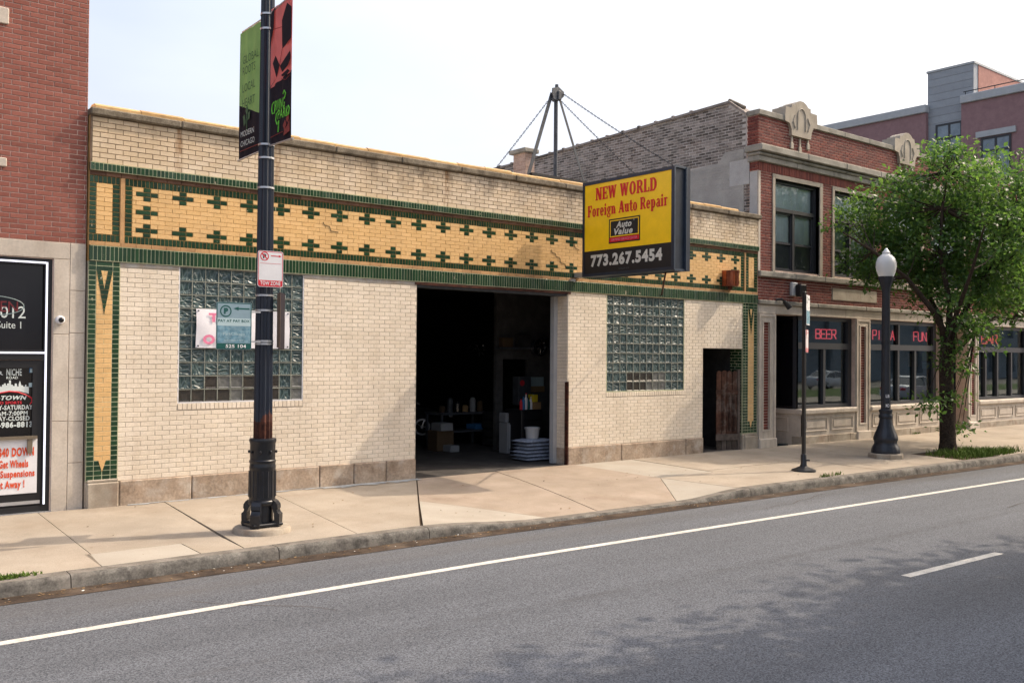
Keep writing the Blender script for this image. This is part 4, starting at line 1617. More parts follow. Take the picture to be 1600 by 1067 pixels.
def bay(x0, x1, muls, tmul, zt=2.91):
    """glazed front: frame, panes, stone sill, raised panels and plinth"""
    g = .16
    m = MB()
    m.box(x0, x0 + .07, g - .05, g + .06, .53, zt)
    m.box(x1 - .17, x1, g - .05, g + .06, .53, zt)
    m.box(x0 + .07, x1 - .17, g - .048, g + .06, zt - .10, zt)
    m.box(x0 + .07, x1 - .17, g - .048, g + .06, .53, .62)
    m.box(x0 + .07, x1 - .17, g - .055, g + .06, 2.07, 2.23)
    edges = [x0 + .07] + muls + [x1 - .17]
    for q in muls:
        m.box(q - .05, q + .05, g - .047, g + .06, .62, 2.07)
    for q in tmul:
        m.box(q - .04, q + .04, g - .047, g + .06, 2.23, zt - .10)
    w_ = m.build('shop_window', 'framegrey', tav)
    for a, b in zip(edges, edges[1:]):
        m = MB()
        a2, b2 = a + (.05 if a in muls else 0), b - (.05 if b in muls else 0)
        m.add([(a2, g + .03, .62), (b2, g + .03, .62), (b2, g + .03, 2.07), (a2, g + .03, 2.07)], [(0, 1, 2, 3)])
        m.build('pane', 'glass', w_, recalc=False)
    te = [x0 + .07] + tmul + [x1 - .17]
    for a, b in zip(te, te[1:]):
        m = MB()
        m.add([(a, g + .03, 2.23), (b, g + .03, 2.23), (b, g + .03, zt - .1), (a, g + .03, zt - .1)], [(0, 1, 2, 3)])
        m.build('pane', 'glass', w_, recalc=False)
    m = MB()
    m.box(x0 - .0, x1 + .0, -.10, .28, .385, .525, 0, .03)
    m.build('window_sill', 'lime', w_)
    m = MB()
    m.box(x0, x1, -.02, .3, -.17, .385)
    m.build('apron', 'lime', w_)
    n = max(2, round((x1 - x0) / 1.15))
    d = (x1 - x0 - .1) / n
    for i in range(n):
        a, b = x0 + .05 + i * d + .09, x0 + .05 + (i + 1) * d - .09
        m = MB()
        za, zb = -.06, .305
        for q in ((a, b, zb - .035, zb), (a, b, za, za + .035), (a, a + .04, za + .035, zb - .035), (b - .04, b, za + .035, zb - .035)):
            m.box(q[0], q[1], -.045, -.018, q[2], q[3], 0, .008)
        m.box(a + .10, b - .10, -.04, -.018, za + .09, zb - .09, 0, .012)
        m.build('apron_panel', 'lime', w_)
    stones('plinth_stone', x0, x1, 1.15, -.06, .25, -.52, -.168, 'pedestal', .012)
    return w_


b1 = bay(20.86, 23.405, [22.12], [])
b2 = bay(24.095, 28.05, [25.88, 26.83], [25.9])
b3 = bay(30.47, 34.4, [31.33, 32.17, 33.2], [])
# recessed entry at the left: dark glazed side of the bay, door at the back
mb = MB()
mb.box(20.862, 20.93, .11, .18, .53, 2.91)
mb.box(20.862, 20.93, 1.25, 1.33, .53, 2.91)
mb.box(20.864, 20.92, .18, 1.25, 2.83, 2.91)
mb.box(20.864, 20.92, .18, 1.25, .53, .60)
sd = mb.build('side_window', 'black', tav)
mb = MB()
mb.box(20.885, 20.9, .18, 1.25, .60, 2.83)
mb.build('pane', 'glass_dk', sd)
mb = MB()
mb.box(20.83, 20.93, -.06, 1.33, .385, .525, 0, .02)
mb.build('window_sill', 'lime', sd)
mb = MB()
mb.box(20.87, 20.95, -.02, 1.33, -.5, .385)
for q in ((.35, .95, .27, .305), (.35, .95, -.06, -.025), (.35, .39, -.025, .27), (.91, .95, -.025, .27)):
    mb.box(20.845, 20.872, q[0], q[1], q[2], q[3], 0, .008)
mb.build('side_apron', 'lime', sd)
mb = MB()
mb.box(19.8, 20.85, 1.34, 1.42, -.5, 2.91)
mb.build('entry_door', 'black', tav)
mb = MB()
mb.box(19.78, 20.86, .0, 1.34, -.5, -.425, 0, .01)
mb.build('doorstep', 'concrete_n', tav)
mb = MB()
mb.box(28.42, 29.79, .5, .58, -.5, 2.2)
d2 = mb.build('side_door', 'framedk', tav)
mb = MB()
mb.box(28.9, 29.65, .47, .51, .3, 2.05)
mb.build('pane', 'glass_dk', d2)
mb = MB()
mb.box(28.42, 29.79, .0, .5, -.5, -.415, 0, .01)
mb.build('doorstep', 'concrete_n', tav)
# neon words behind the glass
NY = .215


def neon(s, px, mtl, label):
    x0, y0, x1, y1 = px
    a, b = at(x0, (y0 + y1) / 2, NY), at(x1, (y0 + y1) / 2, NY)
    lo, hi = at((x0 + x1) / 2, y1, NY).z, at((x0 + x1) / 2, y0, NY).z
    t = thing('neon_sign', label, 'neon sign', (a.x, NY, lo), 'neon words in the tavern windows')
    bx = .07
    m = MB()
    o = wall(a.x - bx, b.x + bx, lo - bx, hi + bx, [], NY + .006, NY + .016)
    o.build('backing', 'black', t)
    M_ = frame((0, NY, 0), (1, 0, 0), (0, 0, 1))
    n = len(s)
    step = (b.x - a.x) / n
    m = MB()
    m2 = MB()
    SEG = {'B': [[(0, 0), (0, 1), (.75, 1), (.8, .75), (.65, .52), (.85, .25), (.75, 0), (0, 0)], [(0, .52), (.65, .52)]], 'E': [[(.8, 0), (0, 0), (0, 1), (.8, 1)], [(0, .5), (.65, .5)]],
           'R': [[(0, 0), (0, 1), (.75, 1), (.8, .72), (.7, .48), (0, .48)], [(.4, .48), (.85, 0)]], 'P': [[(0, 0), (0, 1), (.75, 1), (.82, .74), (.7, .47), (0, .47)]],
           'I': [[(.4, 0), (.4, 1)]], 'Z': [[(0, 1), (.8, 1), (0, 0), (.82, 0)]], 'A': [[(0, 0), (.4, 1), (.82, 0)], [(.17, .38), (.66, .38)]],
           'F': [[(0, 0), (0, 1), (.8, 1)], [(0, .5), (.62, .5)]], 'U': [[(0, 1), (0, .2), (.2, 0), (.62, 0), (.82, .2), (.82, 1)]], 'N': [[(0, 0), (0, 1), (.8, 0), (.8, 1)]]}
    for i, chh in enumerate(s):
        for ln in SEG[chh]:
            P = [(a.x + (i + .08 + q[0]) * step, NY - .0, lo + q[1] * (hi - lo)) for q in ln]
            for dd in (0,):
                # double tube outline around the dark letter stroke
                Q = []
                for k, p in enumerate(P):
                    p0, p1 = P[max(0, k - 1)], P[min(len(P) - 1, k + 1)]
                    tx, tz = p1[0] - p0[0], p1[2] - p0[2]
                    L = math.hypot(tx, tz) or 1
                    Q.append((p[0] - tz / L * dd * 1.5, p[1], p[2] + tx / L * dd * 1.5))
                m.tube(Q, .0165, 6)
    m.build('tube', mtl, t)
    return t


neon('BEER', (1274, 515, 1307, 529), 'neon', 'red neon word BEER glowing in the first tavern window')
neon('PIZZA', (1363, 516.5, 1398, 531), 'neon', 'red neon word PIZZA partly behind the acorn street lamp')
neon('FUN', (1427, 519, 1448, 533), 'neon', 'red neon word FUN glowing just left of the street tree')
neon('BAR', (1533, 523, 1559, 537), 'neon_o', 'orange red neon sign half hidden behind tree leaves')
for (x0, y0, x1, y1, m_) in ((1419, 552, 1434, 573, 'litter'), (1441, 551, 1456, 564, 'grassm'), (1441, 566, 1457, 576, 'tealpatch')):
    a, b = at(x0, y0, .21), at(x1, y1, .21)
    m = MB()
    m.box(a.x, b.x, .212, .216, b.z, a.z)
    m.build('window_poster', m_, b2)
# side wall of common brick seen over the garage roof
SX = TX0


def topz(y):
    pts = [(.0, 7.74), (.33, 7.80), (.87, 8.20), (8.4, 7.96), (14, 7.9)]
    for (a, za), (b, zb) in zip(pts, pts[1:]):
        if y <= b:
            return za + (zb - za) * (y - a) / (b - a)
    return 7.9


mb = MB()
prof = [(.35, 4.6), (13.5, 4.6)] + [(y, topz(y)) for y in (13.5, 8.4, .87, .35)]
mb.poly(prof, 'yz', SX, SX + .33)
side = mb.build('side_wall', 'mortar_d', tav)
PAR = [(.42, 2.5, 4.6, 6.72), (.42, 1.0, 6.72, 6.98)]
PAT = [(.25, .85, 6.09, 6.71)]
rs = []
for r in bond(.05, 13.4, 4.8, 8.3, .072, .212, PAR + PAT):
    t = min(topz(r[0]), topz(r[1])) - .01
    if r[2] > t - .03 or (r[0] < .32 and (r[2] > 6.98 or 6.35 < r[3] < 7.03)):
        continue
    rs.append((r[0], r[1], r[2], min(r[3], t)))
pieces('common_brick', rs, side, SX - .006, 'common', plane='left', joint=.016, owner=tav, jit=.004)
pieces('brick', bond(.0, .33, 7.02, 7.74, .0695, .21), tav, SX - .008, 'dred', plane='left', joint=.01, cap=800)
pieces('brick', bond(.0, .33, 6.40, 6.61, .07, .21), tav, SX - .008, 'dred', plane='left', joint=.01, cap=800)
mb = MB()
mb.poly([(.42, 4.6), (2.5, 4.6), (2.5, 6.66), (1.2, 6.74), (1.0, 6.98), (.42, 6.97)], 'yz', SX - .014, SX + .05)
mb.build('parging', 'parge', side)
pr_ = [q for q in bond(.43, 2.5, 4.62, 6.97, .072, .212, PAT) if not (q[1] > 1.0 and q[3] > 6.70)]
pieces('painted_brick', pr_, side, SX - .017, 'parge', plane='left', joint=.008, owner=tav, cap=120, jit=.002, dep=.015)
mb = MB()
mb.poly([(.25, 6.09), (.85, 6.09), (.85, 6.71), (.25, 6.71)], 'yz', SX - .02, SX + .05)
mb.build('parging_patch', 'parge2', side)
mb = MB()
mb.box(SX - .012, SX + .2, .02, .24, 4.6, 6.38)
mb.build('corner_stone', 'parge2', side)
y = .33
while y < 13.3:
    b = y + (.27 if y < .8 else .62)
    m = MB()
    za, zb = topz(y) + .0, topz(b) + .0
    m.poly([(y + .004, za - .01), (b - .004, zb - .01), (b - .004, zb + .055), (y + .004, za + .055)], 'yz', SX - .05, SX + .38)
    if y > .9:
        m.poly([(b - .06, zb - .005), (b + .02, zb - .005), (b + .02, zb + .085), (b - .06, zb + .085)], 'yz', SX - .06, SX + .39)
    m.build('coping_tile', 'common', side)
    y = b
mb = MB()
mb.tube([(SX + .12, .50, 8.03), (SX + .12, .98, 8.31)], .05, 8)
mb.build('loose_tile', 'coping', side)
# lights and fittings on the tavern front
c = at(1240, 452, -.05)
fl = thing('wall_light', 'square grey floodlight box on the tavern brick above the lintel', 'light', (c.x, 0, c.z))
mb = MB()
mb.box(c.x - .12, c.x + .12, -.10, -.004, c.z - .17, c.z + .17, 0, .02)
mb.build('back_box', 'plastic', fl)
mb = MB()
mb.box(c.x - .02, c.x + .25, -.28, -.10, c.z - .19, c.z + .12, 0, .03)
mb.build('lamp_head', 'black', fl)
c = at(1214, 470, -.05)
fl = thing('spot_lamp', 'small black spot lamp on a bent arm over the tavern entry', 'light', (c.x, 0, c.z))
mb = MB()
mb.tube([(c.x - .06, -.06, c.z + .02), (c.x + .05, -.14, c.z + .04), (c.x + .16, -.18, c.z - .04)], .03, 8)
mb.build('arm', 'black', fl)
mb = MB()
mb.tube([(c.x + .12, -.17, c.z - .01), (c.x + .26, -.24, c.z - .17)], [.05, .075], 10)
mb.build('lamp_head', 'black', fl)

# ------------------------------------------------------------------ far apartment block
FX = 46.0
far = thing('apartment_block', 'distant maroon brick apartment block with a grey clad stair tower', 'building', (52, 6, -.6))
mb = MB()
mb.box(FX, 70, -3.0, 7.98, -.6, 14.27)
mb.box(FX, 70, 9.76, 30, -.6, 14.2)
mb.build('wall', 'maroon', far)
mb = MB()
mb.box(FX + .25, 58, 7.5, 9.8, -.6, 16.22)
tw = mb.build('stair_tower', 'greyclad', far)
pieces('cladding_panel', column(7.52, 9.78, 13.6, 16.22, .375), tw, FX + .235, 'greyclad', plane='left', joint=.03, dep=.02, owner=tw)
mb = MB()
mb.box(FX + .7, 58, 7.47, 7.6, 14.3, 16.2)
mb.build('tower_front', mat('pink_brick', (.36, .19, .16), (.32, .165, .14), .85, .2), tw)
mb = MB()
mb.box(FX + .2, 58.05, 7.44, 9.85, 16.22, 16.32)
mb.build('tower_coping', 'greycope', tw)
for a, b, z in ((-3.05, 8.0, 14.27), (9.72, 30, 14.2)):
    mb = MB()
    mb.box(FX - .12, 70, a, b, z, z + .40, 0, .03)
    mb.build('coping', 'greycope', far)


def far_window(y0, y1, z0, z1, x, bars_y, bars_z, lintel):
    m = MB()
    f = .09
    m.box(x - .03, x + .1, y0, y0 + f, z0, z1)
    m.box(x - .03, x + .1, y1 - f, y1, z0, z1)
    m.box(x - .028, x + .1, y0 + f, y1 - f, z0, z0 + f)
    m.box(x - .028, x + .1, y0 + f, y1 - f, z1 - f, z1)
    for q in bars_y:
        m.box(x - .026, x + .1, q - .05, q + .05, z0 + f, z1 - f)
    for q in bars_z:
        m.box(x - .027, x + .1, y0 + f, y1 - f, q - .05, q + .05)
    w_ = m.build('window', 'framedk', far)
    ys, zs_ = [y0 + f] + bars_y + [y1 - f], [z0 + f] + bars_z + [z1 - f]
    for a, b in zip(ys, ys[1:]):
        for c_, d_ in zip(zs_, zs_[1:]):
            m = MB()
            m.box(x + .0, x + .02, a, b, c_, d_)
            m.build('pane', 'glass_far', w_)
    if lintel:
        m = MB()
        m.box(x - .08, x + .1, y0 - .22, y1 + .22, z1 + .04, z1 + .32)
        m.build('lintel', 'greycope', w_)


far_window(8.02, 9.36, 11.1, 13.52, FX + .21, [8.67], [12.78], False)
far_window(5.62, 7.02, 10.2, 12.42, FX - .02, [6.32], [11.75], True)
far_window(2.0, 3.4, 10.2, 12.42, FX - .02, [2.7], [11.75], True)
mb = MB()
mb.tube([(FX + .05, y_, 14.85) for y_ in (7.9, 4, 0, -3)], .025, 5)
for y_ in (7.8, 6.4, 5, 3.6, 2.2):
    mb.cyl((FX + .05, y_, 14.6), (FX + .05, y_, 14.85), .02, n=5)
mb.build('roof_rail', 'black', far)
for i, y_ in enumerate((4.9, 4.2)):
    m = MB()
    m.cyl((FX + 2.5, y_, 14.6), (FX + 2.5, y_, 15.6), .22, n=10)
    m.lathe((FX + 2.5, y_, 15.5), [(.25, 0), (.42, .1), (.42, .22), (.2, .34)], 12)
    m.build('roof_vent', 'galv', far, smooth=True)

# ------------------------------------------------------------------ big box sign over the sidewalk
sX, sY0, sY1, sZ0, sZ1 = 12.91, -.365, -2.745, 3.406, 5.27
sign = thing('shop_sign', 'big yellow and black projecting box sign of an auto repair shop over the sidewalk', 'sign', (13.1, -1.5, sZ0))
mb = MB()
mb.box(sX + .035, sX + .40, sY1 + .012, sY0 - .0, sZ0 + .0, sZ1 - .0, 0, .01)
mb.box(sX, sX + .05, sY1, sY0, sZ0, sZ0 + .055)
mb.box(sX, sX + .05, sY1, sY0, sZ1 - .06, sZ1)
mb.box(sX, sX + .05, sY1, sY1 + .055, sZ0 + .055, sZ1 - .06)
mb.box(sX, sX + .05, sY0 - .055, sY0, sZ0 + .055, sZ1 - .06)
mb.box(sX + .33, sX + .43, sY1 - .02, sY0, sZ0 - .01, sZ1 + .015)
mb.build('cabinet', 'signblue', sign)
mb = MB()
mb.box(sX + .005, sX + .03, sY1 - .022, sY1 + .03, sZ0, sZ1)
mb.box(sX + .315, sX + .335, sY1 - .03, sY1 + .012, sZ0, sZ1)
mb.box(sX + .03, sX + .33, sY1 - .012, sY1 + .012, sZ1 - .02, sZ1 + .02)
mb.box(sX + .03, sX + .33, sY1 - .012, sY1 + .012, sZ0 - .02, sZ0 + .02)
mb.build('edge_trim', mat('sign_edge_steel', (.06, .08, .11), (.04, .055, .08), .4, .4), sign)
mb = MB()
mb.box(sX + .012, sX + .03, sY1 + .05, sY0 - .05, 3.905, sZ1 - .055)
mb.build('yellow_face', 'signyellow', sign)
mb = MB()
mb.box(sX + .011, sX + .03, sY1 + .05, sY0 - .05, sZ0 + .05, 3.903)
mb.build('black_face', 'blackp', sign)
# face seen from -X: u runs towards the street
FM = frame((sX + .010, sY0, 0), (0, -1, 0), (0, 0, 1), (-1, 0, 0))


def su(x, y):
    p = at_x(x, y, sX)
    return sY0 - p.y, p.z


a, b = su(931, 313), su(1031, 291)
serif_text('NEW WORLD', sign, FM, .36, 4.885, 1.62, .245, 'signred')
serif_text('Foreign Auto Repair', sign, FM, .14, 4.575, 2.10, .225, 'signred')
mb = MB()
for (u0, u1, z0, z1, w0, m_) in ((.735, 1.555, 4.005, 4.475, .001, 0), (.765, 1.525, 4.125, 4.45, .002, 1), (.785, 1.505, 4.145, 4.43, .003, 0), (.755, 1.535, 4.03, 4.115, .003, 2)):
    mb.box(u0, u1, z0, z1, 0, w0 + .001, m_)
mb.build('logo_panel', ['blackp', 'signyellow', 'signred'], sign, FM)
lettering('Auto', sign, FM, .93, 4.29, .41, .125, 'signgrey', .035, .25, .006)
lettering('Value', sign, FM, .88, 4.16, .49, .125, 'signgrey', .035, .25, .006)
lettering('CERTIFIED SERVICE CENTER', sign, FM, .80, 4.052, .69, .042, 'pinkp', .01, 0, .006)
mb = MB()
mb.ring(1.40, 4.41, .009, .013, .005, .006, 12)
mb.build('trade_mark', 'signgrey', sign, FM)
lettering('773.267.5454', sign, FM, .24, 3.585, 1.87, .245, 'signgrey', .05, 0, .004)
lettering('SIGNS', sign, FM, 1.0, 3.497, .28, .03, 'steel', .0, 0, .004)
mb = MB()
p0 = Vector((sX + .3, sY1 + .45, sZ0 - .02))
p1 = at(1012, 441, -.02)
mb.cyl(p0, (p1.x + .45, -.02, 3.2), .018, n=7)
mb.build('brace', 'rust', sign)
mb = MB()
mb.box(sX + .1, sX + .25, sY0, -.02, 3.42, 3.52)
mb.box(sX - .02, sX + .10, -.07, -.02, 3.34, 3.39)
mb.build('wall_bracket', 'galv', sign)

# ------------------------------------------------------------------ mast on the roof edge
mast = thing('sign_mast', 'grey steel tripod mast with chains on the garage roof behind the box sign', 'mast', (12.75, .2, 5.36))
AP = Vector((12.69, .2, 7.16))
mb = MB()
mb.box(12.0, 13.52, .12, .26, 5.40, 5.45)
mb.box(12.0, 13.52, .18, .20, 5.34, 5.40)
mb.build('base_beam', 'black', mast)


def angle_bar(p, q, w, name='leg'):
    m = MB()
    p, q = Vector(p), Vector(q)
    d = (q - p).normalized()
    u = d.cross(Vector((0, 1, 0))).normalized()
    v = u.cross(d)
    for a, b in ((u, v), (v, u)):
        vs = []
        for e in (p, q):
            for s_, t_ in ((0, 0), (w, 0), (w, .012), (0, .012)):
                vs.append(e + a * s_ - b * t_)
        m.add(vs, [(0, 1, 5, 4), (1, 2, 6, 5), (2, 3, 7, 6), (3, 0, 4, 7), (0, 1, 2, 3), (4, 5, 6, 7)])
    return m.build(name, 'steel', mast)


angle_bar((12.0, .2, 5.40), (12.60, .2, 7.12), .075)
angle_bar((13.52, .2, 5.40), (12.78, .2, 7.10), .05)
mb = MB()
mb.tube([(12.70, .22, 5.46), (12.70, .22, 7.2)], .042, 10)
mb.tube([(12.70, .22, 5.52), (12.64, .22, 5.43), (12.52, .22, 5.42)], .025, 6)
mb.build('pipe', 'steel', mast)
mb = MB()
mb.box(12.66, 12.755, .1, .32, 7.0, 7.19, 0, .015)
mb.poly([(12.52, 7.13), (12.53, 7.22), (12.69, 7.27), (12.84, 7.19), (12.84, 7.10), (12.72, 6.99), (12.57, 7.0)], 'xz', .13, .15)
mb.cyl((12.70, .2, 7.2), (12.70, .2, 7.33), .04, .035, 8)
mb.build('head_plate', 'steel', mast)


def chain(p, q, sag, name='chain'):
    p, q = Vector(p), Vector(q)
    L = (q - p).length
    n = int(L / .052)
    m = MB()
    for i in range(n):
        t0, t1 = i / n, (i + 1.25) / n
        f = lambda t: p.lerp(q, t) - Vector((0, 0, sag * 4 * t * (1 - t)))
        a, b = f(t0), f(min(1, t1))
        d = (b - a).normalized()
        u = d.cross(Vector((0, 0, 1))).normalized()
        if i % 2:
            u = d.cross(u)
        w = .010
        m.tube([a, a + d * .012 + u * w, b - d * .012 + u * w, b], .0055, 4, caps=False)
        m.tube([a, a + d * .012 - u * w, b - d * .012 - u * w, b], .0055, 4, caps=False)
    return m.build(name, 'black', mast)


chain((12.82, .15, 7.16), (13.15, -2.60, 5.29), .03)
chain((12.74, .15, 7.02), (13.15, -1.60, 5.29), .02)
chain((12.55, .25, 7.02), (11.35, 1.4, 4.9), .02)
# ------------------------------------------------------------------ copper lamp, gate, poster
c = at(1145, 435, -.18)
cl = thing('copper_lantern', 'weathered copper half barrel lantern on the yellow frieze', 'lantern', (c.x, -.02, c.z - .2))
mb = MB()
P = [(c.x + .19 * math.cos(a), -.02 - .28 * abs(math.sin(a))) for a in [math.pi * (1 + i / 8) for i in range(9)]]
mb.poly(P, 'xy', c.z - .16, c.z + .15)
mb.poly([(c.x + (x - c.x) * 1.07, -.02 + (y + .02) * 1.07) for x, y in P], 'xy', c.z + .15, c.z + .18)
mb.poly([(c.x + (x - c.x) * 1.07, -.02 + (y + .02) * 1.07) for x, y in P], 'xy', c.z - .185, c.z - .16)
mb.build('shade', 'copper', cl)
mb = MB()
for i in (1, 3, 5, 7):
    x, y = P[i]
    mb.box(x - .012, x + .012, y - .012, y + .012, c.z - .158, c.z + .148)
mb.build('rib', 'copper', cl)
mb = MB()
mb.lathe((c.x - .02, -.12, c.z - .27), [(.03, 0), (.055, .03), (.05, .09)], 12)
mb.build('bulb_cap', 'rust', cl, smooth=True)

g0, g1 = Vector((17.83, .24, -.40)), Vector((18.47, .05, -.40))
gu = (g1 - g0).normalized()
GM = frame(g0, gu, (0, 0, 1))
GW = (g1 - g0).length
gate = thing('wooden_gate', 'weathered red brown plank gate standing in the side doorway', 'gate', g0)
n = 4
for i in range(n):
    a, b = i * (GW - .07) / n, (i + 1) * (GW - .07) / n
    for z0, z1, m_ in ((.36, 1.92, 'wood'), (.03, .30, 'woodg')):
        m = MB()
        top = z1 + random.uniform(-.03, .02)
        m.poly([(a + .008, z0), (b - .008, z0), (b - .008 + random.uniform(-.004, .004), top), ((a + b) / 2, top + .02), (a + .012, top - .015)], 'xy', -.012, .012)
        m.build('plank', m_, gate, GM)
for z0, z1, m_ in ((1.36, 1.46, 'wood'), (.27, .42, 'woodg')):
    m = MB()
    m.box(-.02, GW - .06, z0, z1, .012, .035, 0, .004)
    m.build('rail', m_, gate, GM)
m = MB()
m.box(GW - .07, GW, .0, 1.95, -.03, .03, 0, .004)
m.build('stile', 'woodg', gate, GM)
m = MB()
for u in (.19, .36, .5):
    m.lathe((u, 0, 0), [(.028, .5), (.035, .8), (.022, 1.0), (.03, 1.25), (.02, 1.34)], 8)
m.build('baluster', 'wood', gate, frame(g0 + Vector((0, -.035, 0)), gu, Vector((0, 1, 0)), (0, 0, 1)))

pa, pb = at(306.5, 513, -.02), at(452, 516, -.02)
post = thing('vinyl_banner', 'white vinyl banner with pink letters fixed across the left glass block window', 'banner', (pa.x, -.02, 1.92))
m = MB()
nx = 24
vs, fs = [], []
for i in range(nx + 1):
    for j in range(5):
        x = pa.x + (pb.x - pa.x) * i / nx
        z = 1.92 + .59 * j / 4
        w = .008 * math.sin(x * 9 + z * 3) + .005 * math.sin(z * 11 + x * 2)
        vs += [(x + (.006 * math.sin(z * 12) if i in (0, nx) else 0), -.02 + w, z), (x, -.017 + w, z)]
for i in range(nx):
    for j in range(4):
        q = (i * 5 + j) * 2
        fs += [(q, q + 10, q + 12, q + 2), (q + 1, q + 3, q + 13, q + 11)]
m.add(vs, fs)
m.build('sheet', 'poster', post, recalc=False, smooth=True)
fit('TUNE', post, (326, 490, 392, 504), -.034, 'pinkp', .05)
fit('OIL', post, (317, 523, 356, 538), -.034, 'pinkp', .05)
m = MB()
for q in ((pa.x + .03, 1.95), (pa.x + .03, 2.48), (pb.x - .03, 1.95), (pb.x - .03, 2.48)):
    m.cyl((q[0], -.036, q[1]), (q[0], -.015, q[1]), .012, n=8)
m.build('grommet', 'steel', post)

# ------------------------------------------------------------------ street lamp pole with banners and signs
PX, PYY = 5.135, -2.75
PG = gh(PX, PYY)
pole = thing('street_lamp', 'tall navy fluted street lamp pole with rust at its foot and exposed bolted base', 'street lamp', (PX, PYY, PG))
mb = MB()
mb.lathe((PX, PYY, PG - .06), [(.36, 0), (.36, .10), (.34, .125), (.1, .13)], 36)
mb.build('concrete_footing', 'pedestal', pole, smooth=True)
mb = MB()
mb.lathe((PX, PYY, 0), [(.1187, .98), (.117, 1.1), (.086, 6.6), (.075, 9.3)], 48, flute=12, fd=.16)
mb.build('shaft', 'peeling', pole, smooth=True)
mb = MB()
mb.lathe((PX, PYY, 0), [(.1195, .70), (.119, .98)], 48, flute=12, fd=.16)
mb.build('rusted_shaft', 'rust', pole, smooth=True)
mb = MB()
mb.lathe((PX, PYY, 0), [(.125, .77), (.165, .765), (.172, .745), (.165, .72), (.158, .70), (.156, .50), (.165, .49), (.165, .465), (.158, .455), (.163, .42), (.166, .40), (.162, .39),
                        (.165, -.01), (.175, -.02), (.178, -.05), (.165, -.07), (.12, -.075)], 40)
sl = mb.build('base_sleeve', 'cast', pole, smooth=True)
mb = MB()
for i in range(16):
    a = 2 * math.pi * i / 16
    mb.cyl((PX + .161 * math.cos(a), PYY + .161 * math.sin(a), .03), (PX + .158 * math.cos(a), PYY + .158 * math.sin(a), .36), .013, n=6)
for i in range(8):
    a = 2 * math.pi * i / 8 + .2
    mb.lathe((PX + .17 * math.cos(a), PYY + .17 * math.sin(a), .60), [(.004, -.02), (.015, -.01), (.015, .01), (.004, .02)], 8)
mb.build('fluting', 'cast', sl)
mb = MB()
mb.lathe((PX, PYY, 0), [(.135, PG + .06), (.135, -.07)], 24)
mb.build('base_core', 'cast', pole, smooth=True)
mb = MB()
mb.box(PX - .20, PX + .20, PYY - .20, PYY + .20, PG + .085, PG + .12, 0, .008)
mb.build('base_plate', 'cast', pole)
BR = Matrix.Rotation(math.radians(-12), 4, 'Z')
for sx, sy in ((-1, -1), (1, -1), (-1, 1), (1, 1)):
    m = MB()
    # scrolled casting remnant at each corner
    prof = [(.115, .075), (.245, .075), (.25, .23), (.225, .25), (.212, .28), (.226, .30), (.222, .345), (.195, .385), (.165, .405), (.115, .41), (.115, .35), (.15, .31), (.175, .25), (.18, .15), (.115, .12)]
    u = Vector((sx, sy, 0)).normalized()
    m.poly(prof, 'xy', -.06, .06)
    m.build('base_bracket', 'cast', pole, frame((PX, PYY, PG), u, (0, 0, 1)))
    m = MB()
    m.lathe((PX + sx * .145, PYY + sy * .145, PG + .12), [(.03, 0), (.03, .03), (.018, .032), (.018, .065), (.006, .068)], 6)
    m.build('bolt', 'galv', pole)


def band(z, r, th=.012, name='steel_band', parent=pole):
    m = MB()
    m.lathe((PX, PYY, z), [(r - .004, -th), (r, -th), (r, th), (r - .004, th)], 36)
    return m.build(name, 'galv', parent, smooth=True)


for z, r in ((6.17, .094), (5.98, .095), (4.50, .103), (4.33, .105), (3.95, .108), (2.58, .114), (2.39, .115), (2.00, .116), (1.965, .116)):
    band(z, r)
m = MB()
m.tube([(PX, PYY - .05, 6.17), (PX, PYY - .72, 6.24)], .012, 6)
m.tube([(PX, PYY - .05, 4.48), (PX, PYY - .76, 4.46)], .012, 6)
m.tube([(PX, PYY + .05, 6.17), (PX, PYY + .80, 6.16)], .012, 6)
m.tube([(PX, PYY + .05, 4.46), (PX, PYY + .90, 4.44)], .012, 6)
m.build('banner_arm', 'galv', pole)


def cloth(name, y0, y1, z0, z1, zsplit, m_top, m_bot, parent, taper=0.0, slant=0.0):
    """hanging cloth across the street direction, thin and gently folded, two printed fields"""
    ny, nz = 22, 26
    for nm, za, zb, mm in (('lower_field', z0, zsplit, m_bot), ('upper_field', zsplit, z1, m_top)):
        vs, fs = [], []
        for i in range(ny + 1):
            for j in range(nz + 1):
                s_, t_ = i / ny, j / nz
                sl = slant * (s_ - .5)
                lo = za + (sl if za == zsplit else 0)
                hi = zb + (sl if zb == zsplit else 0)
                z = lo + (hi - lo) * t_
                k = (z - z0) / (z1 - z0)
                y = y0 + (y1 - y0) * (s_ * (1 - taper * math.sin(math.pi * min(1, max(0, k))) ** 1.0))
                x = PX + .012 * math.sin(s_ * 17 + .4 * math.sin(z * 2)) * (.5 + .5 * math.sin(math.pi * k))
                vs += [(x - .0015, y, z), (x + .0015, y, z)]
        q = lambda i, j, e: (i * (nz + 1) + j) * 2 + e
        for i in range(ny):
            for j in range(nz):
                fs += [(q(i, j, 0), q(i + 1, j, 0), q(i + 1, j + 1, 0), q(i, j + 1, 0)), (q(i, j, 1), q(i, j + 1, 1), q(i + 1, j + 1, 1), q(i + 1, j, 1))]
        m = MB()
        m.add(vs, fs)
        m.build(nm, mm, parent, recalc=False, smooth=True)


